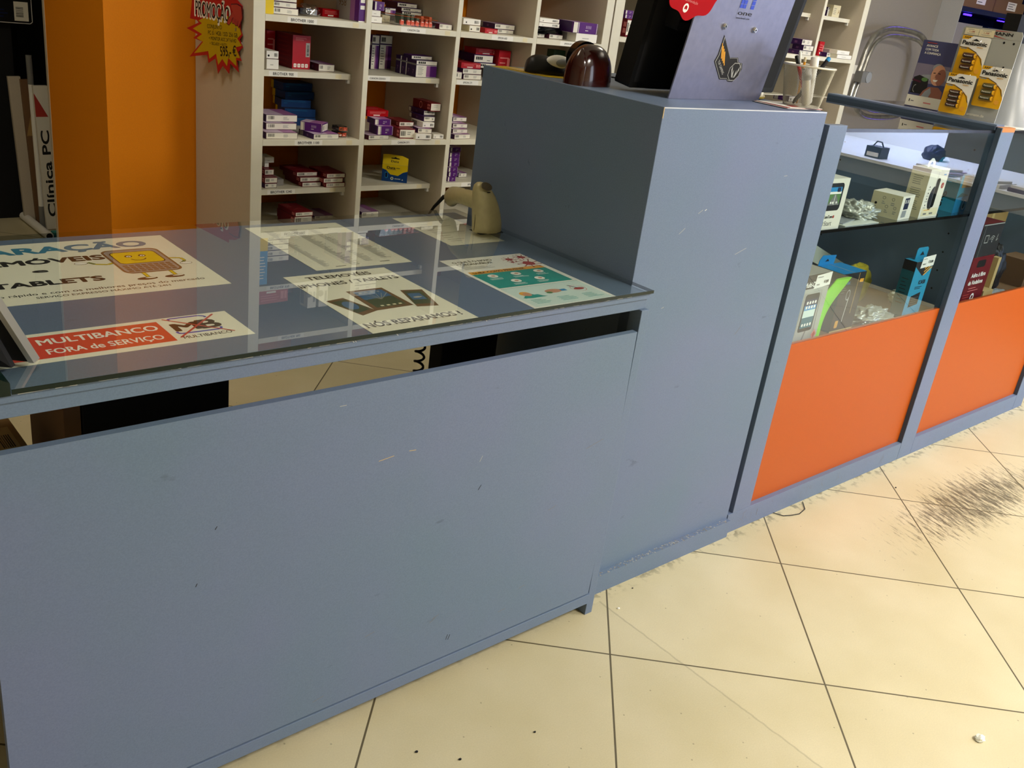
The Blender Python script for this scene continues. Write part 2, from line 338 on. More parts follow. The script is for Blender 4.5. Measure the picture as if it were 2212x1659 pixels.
for x, y, where in ((.75, -2.3, 'above the glass topped counter'), (2.7, -1.9, 'above the floor by the display cases'), (4.0, -2.6, 'furthest from the counter'), (-.9, 1.3, 'behind the counter at the left'), (2.6, .9, 'behind the display cases')):
    t = thing('ceiling_light', 'square white ceiling light panel ' + where, 'ceiling light', (x, y, 2.9), group='ceiling light panels')
    m = MB()
    for a, b in (((-.32, -.32), (.32, -.3)), ((-.32, .3), (.32, .32)), ((-.32, -.3), (-.3, .3)), ((.3, -.3), (.32, .3))): m.box((a[0], a[1], -.05), (b[0], b[1], 0), 'alu')
    m.build('frame', t); m = MB(); m.box((-.3, -.3, -.03), (.3, .3, -.01), 'led_panel'); m.build('diffuser', t)
# ---------------------------------------------------------------- glass topped service counter
t = thing('service_counter', 'low blue grey painted counter with a wide front panel and open slot', 'counter', (0, 0, 0))
m = MB(); m.box((-1.9, .004, .7523), (-.001, .645, .7625), 'counter_paint'); 
f = Fr((0, .004, 0), (1, 0, 0), (0, 0, 1)); r = random.Random(3)
for k in range(60):
    u = -1.15 + 1.12 * r.random(); f.line(m, [(u, .7622), (u + .03 * r.random(), .7620 + .0004 * r.random())], .0004 + .0009 * r.random(), 'paper_white')
for u in (-.68, -.676, -.60, -.42): f.line(m, [(u, .7622), (u + .003, .7595)], .0008, 'paper_white')
m.build('counter_top', t)
m = MB(); m.box((-1.9, .008, .7302), (-.003, .030, .7515), 'counter_paint'); m.build('top_rail', t, .001)
m = MB(); m.box((-1.9, .62, .7302), (-.003, .640, .7515), 'counter_paint'); m.build('top_rail', t, .001)
for x0, x1, y0, y1 in ((-.0205, .0015, .0010, .032), (-1.9, -1.875, .0010, .032)):
    m = MB(); m.box((x0, y0, 0), (x1, y1, .7302), 'counter_paint'); m.build('leg', t, .001)
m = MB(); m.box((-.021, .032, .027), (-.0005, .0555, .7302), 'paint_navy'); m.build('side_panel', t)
m = MB(); m.box((-1.875, -.0040, .0360), (-.0210, .030, .0610), 'counter_paint'); m.build('bottom_rail', t, .001)
m = MB()
# front panel, very slightly bowed at its right edge
zs = [.0650, .17, .3, .42, .55, .6885]; dx = [0, .0042, .0052, .0046, .002, 0]
A = [(-1.197, -.0035, z) for z in zs] + [(-.0285 + d, -.0035, z) for z, d in zip(zs, dx)]
Bk = [(x, .0095, z) for x, y, z in A]; n = len(zs)
m.add(A + Bk, [tuple(list(range(n, 2 * n)) + list(range(n - 1, -1, -1)))], 'counter_paint')
m.add(A + Bk, [tuple(list(range(2 * n, 3 * n)) + list(range(4 * n - 1, 3 * n - 1, -1)))], 'counter_paint')
lp = list(range(n)) + list(range(2 * n - 1, n - 1, -1))
m.add(A + Bk, [(lp[i], lp[(i + 1) % len(lp)], lp[(i + 1) % len(lp)] + 2 * n, lp[i] + 2 * n) for i in range(len(lp))], 'counter_paint')
fr = Fr((0, -.0035, 0), (1, 0, 0), (0, 0, 1))
for u, v, l, a, c in ((-.62, .545, .03, .1, 'kraft_light'), (-.56, .55, .014, -.1, 'kraft_light'), (-.70, .66, .012, 0, 'pale_ink'), (-.40, .49, .012, 1.1, 'pale_ink'), (-.395, .43, .011, 1.0, 'ink'), (-.62, .19, .02, .2, 'grey_ink'), (-.47, .17, .016, .3, 'grey_ink'), (-.475, .163, .014, .5, 'grey_ink'), (-.72, .09, .022, .2, 'grey_ink'), (-.43, .105, .012, 1.3, 'ink'), (-.425, .103, .012, 1.2, 'ink'), (-.30, .12, .02, .1, 'grey_ink'), (-.25, .16, .015, .2, 'grey_ink'), (-.90, .5, .006, 1, 'ink'), (-.93, .41, .006, 1.1, 'ink'), (-.12, .45, .05, .25, 'grey_ink'), (-.2, .33, .02, .3, 'grey_ink')):
    fr.line(m, [(u, v), (u + l * cos(a), v + l * sin(a))], .0011, c)
m.build('front_panel', t)
# glass sheet on the counter, with its green cut edge
g = MB(); g.box((-1.152, 0, .7645), (.0, .645, H), 'glass'); 
m = MB(); m.box((-1.152, -.0012, .7645), (.002, 0, H - .0004), 'glass_edge'); m.box((.0, .0, .7645), (.0012, .057, H - .0004), 'glass_edge')
t = thing('glass_sheet', 'large clear glass sheet covering the low counter top', 'glass sheet', (0, 0, 0))
g.build('pane', t); m.build('cut_edge', t)
m = MB(); m.prism(Fr((0, 0, .7628), (1, 0, 0), (0, 0, 1)), [(-1.6, 0), (-1.153, 0), (-1.153, .016), (-1.165, .0235), (-1.6, .0235)], .075, 'glass_edge')
m.X = Matrix.Translation((0, .0755, 0)); o = m.build('glass_block'); tag(o, 'thick dark green glass edge piece at the left front corner of the counter', 'glass block')
# ---------------------------------------------------------------- tall counter cabinet
t = thing('tall_cabinet', 'tall plain blue grey painted cabinet between low counter and display cases', 'cabinet', (0, 0, 0))
m = MB(); m.box((.0022, .0578, .0), (.5621, .599, 1.111), 'counter_paint')
f = Fr((0, .0578, 0), (1, 0, 0), (0, 0, 1))
for u, v, l, a, c in ((.12, .86, .02, .6, 'pale_ink'), (.17, .9, .015, .5, 'pale_ink'), (.19, .905, .006, .5, 'paper'), (.11, .70, .008, .3, 'pale_ink'), (.33, .80, .04, .3, 'pale_ink'), (.4, .6, .03, .8, 'grey_ink'), (.05, .22, .01, 0, 'grey_ink'), (.28, .15, .008, 1, 'grey_ink'), (.45, .97, .012, .1, 'pale_ink')):
    f.line(m, [(u, v), (u + l * cos(a), v + l * sin(a))], .0012, c)
f.line(m, [(.004, 1.1095), (.56, 1.1095)], .0022, 'alu'); f.line(m, [(.0035, 1.09), (.0035, 1.1105)], .002, 'kraft_light')
m.build('body', t, .0012)
m = MB(); m.box((.0022, .0446, 0), (.5605, .0577, .0511), 'counter_paint'); f = Fr((0, 0, .0511), (1, 0, 0), (0, 1, 0))
r = random.Random(4)
for i in range(240):
    u = .01 + .54 * r.random(); v = .0452 + .0115 * r.random() ** 2 * (1 if r.random() < .5 else -1) + .006; v = min(max(v, .0452), .0565)
    f.disc(m, u, v, .0006 + .0022 * r.random(), r.choice(['grey_ink', 'pale_ink', 'box_grey']), 1 + .1 * r.random(), n=6)
m.build('plinth', t)
# ---------------------------------------------------------------- display cases
def display_case(name, label, x0, xg, x1, x2, first):
    # x0..xg left stile, x1..x2 right stile (the second case shares the first one's)
    t = thing(name, label, 'display case', (0, 0, 0), group='display cases')
    if first:
        m = MB(); m.box((.5815, .0557, .0622), (.6588, .0757, 1.0826), 'counter_paint'); m.box((.5815, .0757, .0622), (.600, .105, 1.0826), 'counter_paint'); m.build('stile', t, .001)
    m = MB(); m.box((x1 + .0012, .0557, .0), (x2, .0707, 1.082), 'counter_paint')
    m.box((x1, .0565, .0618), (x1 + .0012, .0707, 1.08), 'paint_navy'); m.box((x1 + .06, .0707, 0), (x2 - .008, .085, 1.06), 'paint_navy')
    if first: m.box((x1 + .004, .0550, 1.070), (x2, .0557, 1.082), 'wood_raw'); m.box((x1 + .004, .0555, 1.082), (x2, .075, 1.0828), 'wood_raw')
    m.build('stile', t, .0006)
    m = MB(); m.box((.5623 if first else x0 + .001, .0557, 0), (x1, .085, .0618), 'counter_paint')
    f = Fr((0, .0557, 0), (1, 0, 0), (0, 0, 1)); r = random.Random(int(x0 * 100))
    for i in range(26):
        u = x0 + (x1 - x0) * r.random(); f.line(m, [(u, .012 + .04 * r.random()), (u + .012 * r.random(), .012 + .04 * r.random())], .0008, 'grey_ink')
    m.build('plinth', t, .0008)
    m = MB(); m.box((xg, .0705, .0618), (x1, .082, .5274), 'orange_panel'); m.build('front_panel', t)
    m = MB(); m.box((xg, .083, .485), (x1 + .083, .64, .4985), 'brown_board'); m.build('bottom_shelf', t)
    m = MB()
    if first: m.box((.5815, .105, .0), (.5915, .64, 1.06), 'case_inner'); m.build('side_panel', t); m = MB()
    m.box((x1 + .0835, .086, .0), (x1 + .0885, .64, 1.062), 'case_inner'); f = Fr((x1 + .0835, .64, 0), (0, -1, 0), (0, 0, 1))
    for v in (.56, .62, .68, .74, .8, .88, .94, 1.0):
        for u in (.06, .49): f.disc(m, u, v, .003, 'black', 1, n=10)
    m.build('side_panel', t)
    m = MB(); m.box((xg, .64, .0), (x1 + .0885, .652, 1.062), 'case_inner'); m.build('back_panel', t)
    m = MB(); m.box((xg, .0725, .5274), (x1, .0775, 1.066), 'case_glass'); m.build('front_glass', t)
    m = MB(); m.box((xg, .090, .8145), (x1 + .083, .638, .8205), 'case_glass'); m.box((xg, .087, .8135), (x1 + .083, .0895, .8215), 'black_gloss'); m.build('glass_shelf', t)
    m = MB(); m.box((xg, .075, 1.0665), (x1 + .01, .64, 1.0725), 'case_glass'); m.box((xg, .0715, 1.0645), (x1, .0745, 1.073), 'black_gloss'); m.build('top_glass', t)
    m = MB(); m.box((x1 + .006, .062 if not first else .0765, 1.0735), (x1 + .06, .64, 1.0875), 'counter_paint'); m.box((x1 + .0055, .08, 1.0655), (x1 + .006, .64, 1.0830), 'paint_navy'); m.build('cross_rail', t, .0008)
    return t
display_case('display_case', 'display case nearest the tall cabinet, glass upper half over one orange panel', .5815, .6588, 1.4985, 1.5885, True)
display_case('display_case', 'display case at the right edge, glass upper half over one orange panel', 1.5885, 1.5885, 2.413, 2.50, False)
# ---------------------------------------------------------------- cartridge shelving
def shelf_board(t, name, x0, x1, y0, z, th, texts=(), bracket=False, stains=()):
    m = MB(); m.box((x0, y0, z - th), (x1, 2.02, z), 'shelf_white'); f = Fr((0, y0, z - th), (1, 0, 0), (0, 0, 1))
    for u, s, h in texts:
        f.rect(m, u - .05, .0015, u + .05, th - .0015, 'paper_white', 1); f.text(m, s, u, th / 2 - h / 2, h, 'ink', align='c', bold=.02)
    for u in stains: f.rect(m, u, .002, u + .022, th - .002, 'cream', 1)
    o = m.build(name, t, .0006)
    if bracket:
        for x, s in ((x0, 1), (x1, -1)):
            for y in (y0 + .004, 1.98):
                b = MB(); b.cyl((x, y + .006, z - th - .004), (x + s * .010, y + .006, z - th - .004), .003, 'white_plastic', 10)
                b.box((min(x, x + s * .010), y, z - th - .013), (max(x, x + s * .010), y + .012, z - th - .0002), 'white_plastic'); b.build('shelf_bracket', o)
    return o
t = thing('shelving_unit', 'white shelving unit of four bays full of ink boxes, behind the counter', 'shelf', (0, 0, 0))
DV = [(-.0505, -.0125), (.338, .357), (.7025, .7205), (1.0575, 1.0760), (1.418, 1.458)]
for i, (a, b) in enumerate(DV):
    m = MB(); e = i in (0, 4)
    m.box((a, 1.622, 0), (b, 2.03, 2.1), 'shelf_side'); m.box((a, 1.6200, 0), (b, 1.6219, 2.1), 'shelf_white')
    m.build('side_panel' if e else 'divider', t, .0005)
INN = [(-.0125, .338), (.357, .7025), (.7205, 1.0575), (1.076, 1.418)]
FX = {1.113: [(.11, 'BROTHER 1000', .0085), (.165 + .357, 'CANON 526', .0065), (.19 + .7205, 'EPSON 603', .0065), (.17 + 1.076, 'EPSON 071-074', .006)],
      .745: [(.148, 'BROTHER 1100', .0085), (.16 + .357, 'CANON 571', .0065), (.19 + .7205, 'EPSON 503', .0065), (1.25, 'EPSON 18', .0065)],
      1.481: [(.11, 'BROTHER 985', .0085), (.53, 'CANON 525', .0065), (.89, 'EPSON 16', .0065), (1.25, 'EPSON 29', .0065)], .02: [], 1.83: [], 2.1: []}
for z, tx in FX.items():
    for k, (a, b) in enumerate(INN):
        shelf_board(t, 'fixed_shelf', a + .0002, b - .0002, 1.6195, z, .0185, [q for q in tx if a < q[0] < b], stains=[b - .05] if z < 1.2 and z > .1 else ())
    
AD = {.945: [(.09, 'BROTHER 900', .0085), (.085 + .357, 'CANON 550/551', .0065), (.83, 'EPSON 271', .0065), (1.25, 'EPSON 27', .0065)],
      .57: [(.095, 'BROTHER 1240', .0085), None, (.9, 'EPSON 12', .0065), None], .44: [None] * 4, 1.322: [(.1, 'BROTHER 970', .0085), None, None, None], .25: [None] * 4}
for z, tx in AD.items():
    for (a, b), q in zip(INN, tx): shelf_board(t, 'adjustable_shelf', a + .0004, b - .0004, 1.692 if z > .5 else 1.66, z, .018, [q] if q else (), True, [b - .06] if z > .5 and z < 1 else ())
t = thing('shelving_unit', 'white shelving unit further right, partly hidden by the monitor and pen cup', 'shelf', (0, 0, 0))
DV2 = [(1.466, 1.516), (1.846, 1.864), (2.196, 2.214), (2.546, 2.564), (2.901, 2.921), (3.262, 3.306)]
for i, (a, b) in enumerate(DV2):
    m = MB(); m.box((a, 1.622, 0), (b, 2.03, 2.1), 'shelf_side'); m.box((a, 1.6200, 0), (b, 1.6219, 2.1), 'shelf_white'); m.build('side_panel' if i in (0, 5) else 'divider', t, .0005)
for (a0, a), (b, b1) in zip(DV2, DV2[1:]):
    for z in (1.147, .75, .38, .02, 1.5, 1.85, 2.1): shelf_board(t, 'fixed_shelf', a + .0002, b - .0002, 1.6195, z, .0185)
    for z in (1.336, .95): shelf_board(t, 'adjustable_shelf', a + .0004, b - .0004, 1.685, z, .018, (), True)
# ---------------------------------------------------------------- cartons of ink on the shelves
GROUPS = {}
def carton(name, loc, yaw, w, d, h, st, label, cat='box', group=None, tilt=0):
    m = MB()
    body = {'ww': 'wine', 'wwp': 'purple_dark', 'wwd': 'wine', 'wp': 'box_white', 'wc': 'cream', 'wr': 'box_white', 'rw': 'red_dark', 'rw2': 'red_dark', 'rd': 'red', 'rt': 'red_bright', 'pp': 'purple', 'pb': 'purple', 'tall': 'box_grey',
            'bigp': 'purple_dark', 'bw': 'purple_dark', 'cream': 'cream', 'redtall': 'red_dark', 'blue': 'blue_box', 'green': 'green_dark', 'wps': 'purple_dark', 'kraft': 'kraft', 'black': 'black', 'bluetall': 'sky'}[st]
    m.box((0, 0, 0), (w, d, h), body)
    F = Fr((0, 0, 0), (1, 0, 0), (0, 0, 1)); Lf = Fr((0, d, 0), (0, -1, 0), (0, 0, 1)); T = Fr((0, 0, h), (1, 0, 0), (0, 1, 0)); R = Fr((w, 0, 0), (0, 1, 0), (0, 0, 1))
    e = min(.0012, h * .08)
    if st in ('ww', 'wwp', 'wwd'):
        F.rect(m, e, e, w - e, h - e, 'box_white'); F.bars(m, w * .07, h * .35, w * .28, h * .82, 'ink'); F.lines(m, w * .55, h * .25, w * .75, h * .75, 4, 'pale_ink')
        T.rect(m, e, 0, w * .55, d, 'lilac'); T.rect(m, w * .55, 0, w - e, d, 'mauve'); Lf.rect(m, d * .05, e, d * .3, h - e, 'box_grey')
        Lf.rect(m, d * .34, e, d * .97, h - e, 'purple_dark' if st != 'wwd' else 'wine'); Lf.text(m, 'IIII', d * .55, h * .25, h * .45, 'mauve')
    if st in ('wp', 'wr', 'wc'):
        F.rect(m, e * .5, e * .5, w - e * .5, h - e * .5, 'paper_white' if st != 'wc' else 'box_white')
        if st == 'wp': F.lines(m, w * .3, h * .35, w * .65, h * .6, 1, 'pale_ink', fill=.3)
        else: F.bars(m, w * .65, h * .3, w * .92, h * .75, 'ink'); F.disc(m, w * .18, h * .4, h * .14, 'grey_ink'); 
        Lf.rect(m, d * .1, h * .1, d * .5, h * .9, 'cream' if st == 'wc' else 'box_grey'); F.line(m, [(0, h * .03), (w, h * .03)], e, 'wine', 2)
    if st in ('rw', 'rw2'):
        F.rect(m, w * .03, h * .1, w * (.97 if st == 'rw' else .995), h * .92, 'box_white')
        if st == 'rw': F.bars(m, w * .09, h * .28, w * .38, h * .78, 'ink'); F.lines(m, w * .5, h * .35, w * .8, h * .75, 2, 'pale_ink')
        else: F.lines(m, w * .3, h * .45, w * .75, h * .85, 2, 'pale_ink', fill=.2)
        for v0 in (.2, .55):
            for u0 in (.82, .90): Lf.rect(m, d * u0, h * v0, d * (u0 + .06), h * (v0 + .26), 'pink')
        T.line(m, [(w * .2, d * .3), (w * .6, d * .42), (w * .8, d * .3)], h * .08, 'pink'); T.lines(m, w * .1, d * .55, w * .5, d * .9, 3, 'pink', fill=.2)
        if st == 'rw2': Lf.ring(m, d * .45, h * .5, h * .22, h * .3, 'pink', ky=1.4)
    if st in ('rt', 'rd'):
        F.lines(m, w * .12, h * .35, w * .9, h * .85, 3, 'pink', fill=.25); F.rect(m, w * .3, h * .12, w * .6, h * .26, 'paper_white')
        if st == 'rd': F.rect(m, w * .76, h * .2, w * .86, h * .75, 'pink'); F.rect(m, w * .88, h * .2, w * .96, h * .75, 'pink')
        T.lines(m, w * .1, d * .2, w * .9, d * .8, 3, 'pink', fill=.12)
    if st in ('pp', 'pb'):
        b = w * (.2 if st == 'pb' else .17); F.rect(m, e, e, b * .9, h - e, 'box_white'); F.line(m, [(b * 1.1, e), (b * 1.1, h - e)], w * .02, 'box_white')
        F.text(m, 'IIII', w * .52, h * .45, h * .3, 'lilac', w * .2); F.rect(m, w * .5, h * .25, w * .62, h * .31, 'box_white'); F.line(m, [(w * .97, e), (w * .97, h)], w * .015, 'box_white')
        T.rect(m, 0, 0, w * .4, d, 'lilac'); T.rect(m, w * .4, 0, w, d, 'mauve'); Lf.rect(m, d * .15, e, d * .9, h - e, 'purple_dark')
        R.rect(m, d * .04, h * .12, d * .96, h * .88, 'box_white'); R.bars(m, d * .12, h * .3, d * .35, h * .75); R.lines(m, d * .6, h * .3, d * .8, h * .8, 4, 'pale_ink')
    if st == 'wps':
        F.rect(m, e, e, w - e, h - e, 'box_white'); F.bars(m, w * .1, h * .45, w * .5, h * .85); F.disc(m, w * .8, h * .5, h * .2, 'pale_ink'); Lf.rect(m, d * .02, e, d * .17, h - e, 'box_white'); Lf.rect(m, d * .19, e, d * .97, h - e, 'purple_dark')
        Lf.text(m, 'IIII', d * .5, h * .3, h * .4, 'mauve')
    if st == 'bigp':
        F.rect(m, e, e, w - e, h * .72, 'box_white'); F.rect(m, e, h * .76, w - e, h - e, 'box_white'); F.rect(m, w * .5, e * 2, w - e, h * .7, 'mauve', 2); F.rect(m, w * .68, e * 2, w - e, h * .7, 'purple', 3)
        for k in range(4): F.rect(m, w * (.1 + .09 * k), h * .81, w * (.17 + .09 * k), h * .94, 'ink', 2)
        F.lines(m, w * .1, h * .12, w * .42, h * .66, 7, 'grey_ink', 2, .3); Lf.rect(m, 0, h * .7, d, h * .8, 'box_grey'); Lf.text(m, '7', d * .3, h * .2, h * .25, 'mauve')
    if st == 'bw':
        F.rect(m, e, e, w - e, min(h - e, h * .9), 'box_white')
        for k in range(4): F.rect(m, w * (.1 + .09 * k), h * .35, w * (.17 + .09 * k), h * .75, 'ink', 2)
        F.lines(m, w * .68, h * .2, w * .92, h * .4, 1, 'grey_ink'); T.rect(m, 0, 0, w, d, 'purple')
    if st == 'cream': F.rect(m, e, e, w - e, h - e, 'cream'); F.text(m, 'A', w * .7, h * .3, h * .35, 'kraft'); F.lines(m, w * .12, h * .2, w * .5, h * .8, 4, 'grey_ink', fill=.25)
    if st == 'tall':
        F.rect(m, 0, 0, w, h, 'purple'); F.rect(m, 0, 0, w, h * .03, 'paper_white', 2); F.rect(m, w * .2, h * .33, w * .9, h * .43, 'paper_white', 2); F.rect(m, w * .2, h * .5, w * .9, h * .6, 'paper_white', 2)
        Lf.rect(m, d * .62, h * .02, d, h, 'mauve'); Lf.rect(m, d * .82, h * .02, d, h, 'purple', 2); Lf.text(m, '958', d * .12, h * .35, h * .2, 'brown_board', ang=.0)
    if st == 'redtall':
        F.rect(m, 0, 0, w, h, 'red'); F.lines(m, w * .15, h * .84, w * .85, h * .94, 4, 'pink', fill=.3); F.rect(m, w * .74, h * .37, w * .97, h * .79, 'pale_ink', 2); F.bars(m, w * .80, h * .42, w * .92, h * .74, 'ink', 3, vert=False)
        for k in range(4):
            u = w * (.08 + .215 * k); F.poly(m, [(u + x, h * .05 + y) for x, y in rounded(0, 0, w * .16, h * .11, w * .03)], 'paper_white', 2); F.ring(m, u + w * .08, h * .105, w * .025, w * .04, 'red', 3, n=12)
        for k in range(7): Lf.lines(m, d * .2, h * (.08 + .13 * k), d * .9, h * (.13 + .13 * k), 2, 'brick', fill=.2)
    if st == 'blue': F.lines(m, w * .08, h * .72, w * .92, h * .92, 2, 'sky', fill=.25); F.rect(m, w * .08, h * .5, w * .2, h * .55, 'sky'); Lf.rect(m, 0, 0, d * .22, h, 'yellow'); T.rect(m, 0, 0, w, d, 'navy')
    if st == 'green': F.lines(m, w * .2, h * .2, w * .8, h * .9, 4, 'green_leaf', fill=.3)
    if st == 'bluetall': F.rect(m, 0, 0, w, h * .3, 'yellow'); F.lines(m, w * .2, h * .4, w * .8, h * .9, 8, 'paper_white', fill=.3)
    o = m.build(name); o.location = loc; o.rotation_euler = (0, tilt, yaw); tag(o, label, cat, group); return o
NM = {'rw': 'toner_box', 'rw2': 'toner_box', 'rd': 'toner_box', 'rt': 'toner_box', 'redtall': 'toner_box', 'blue': 'toner_box', 'cream': 'card_box'}
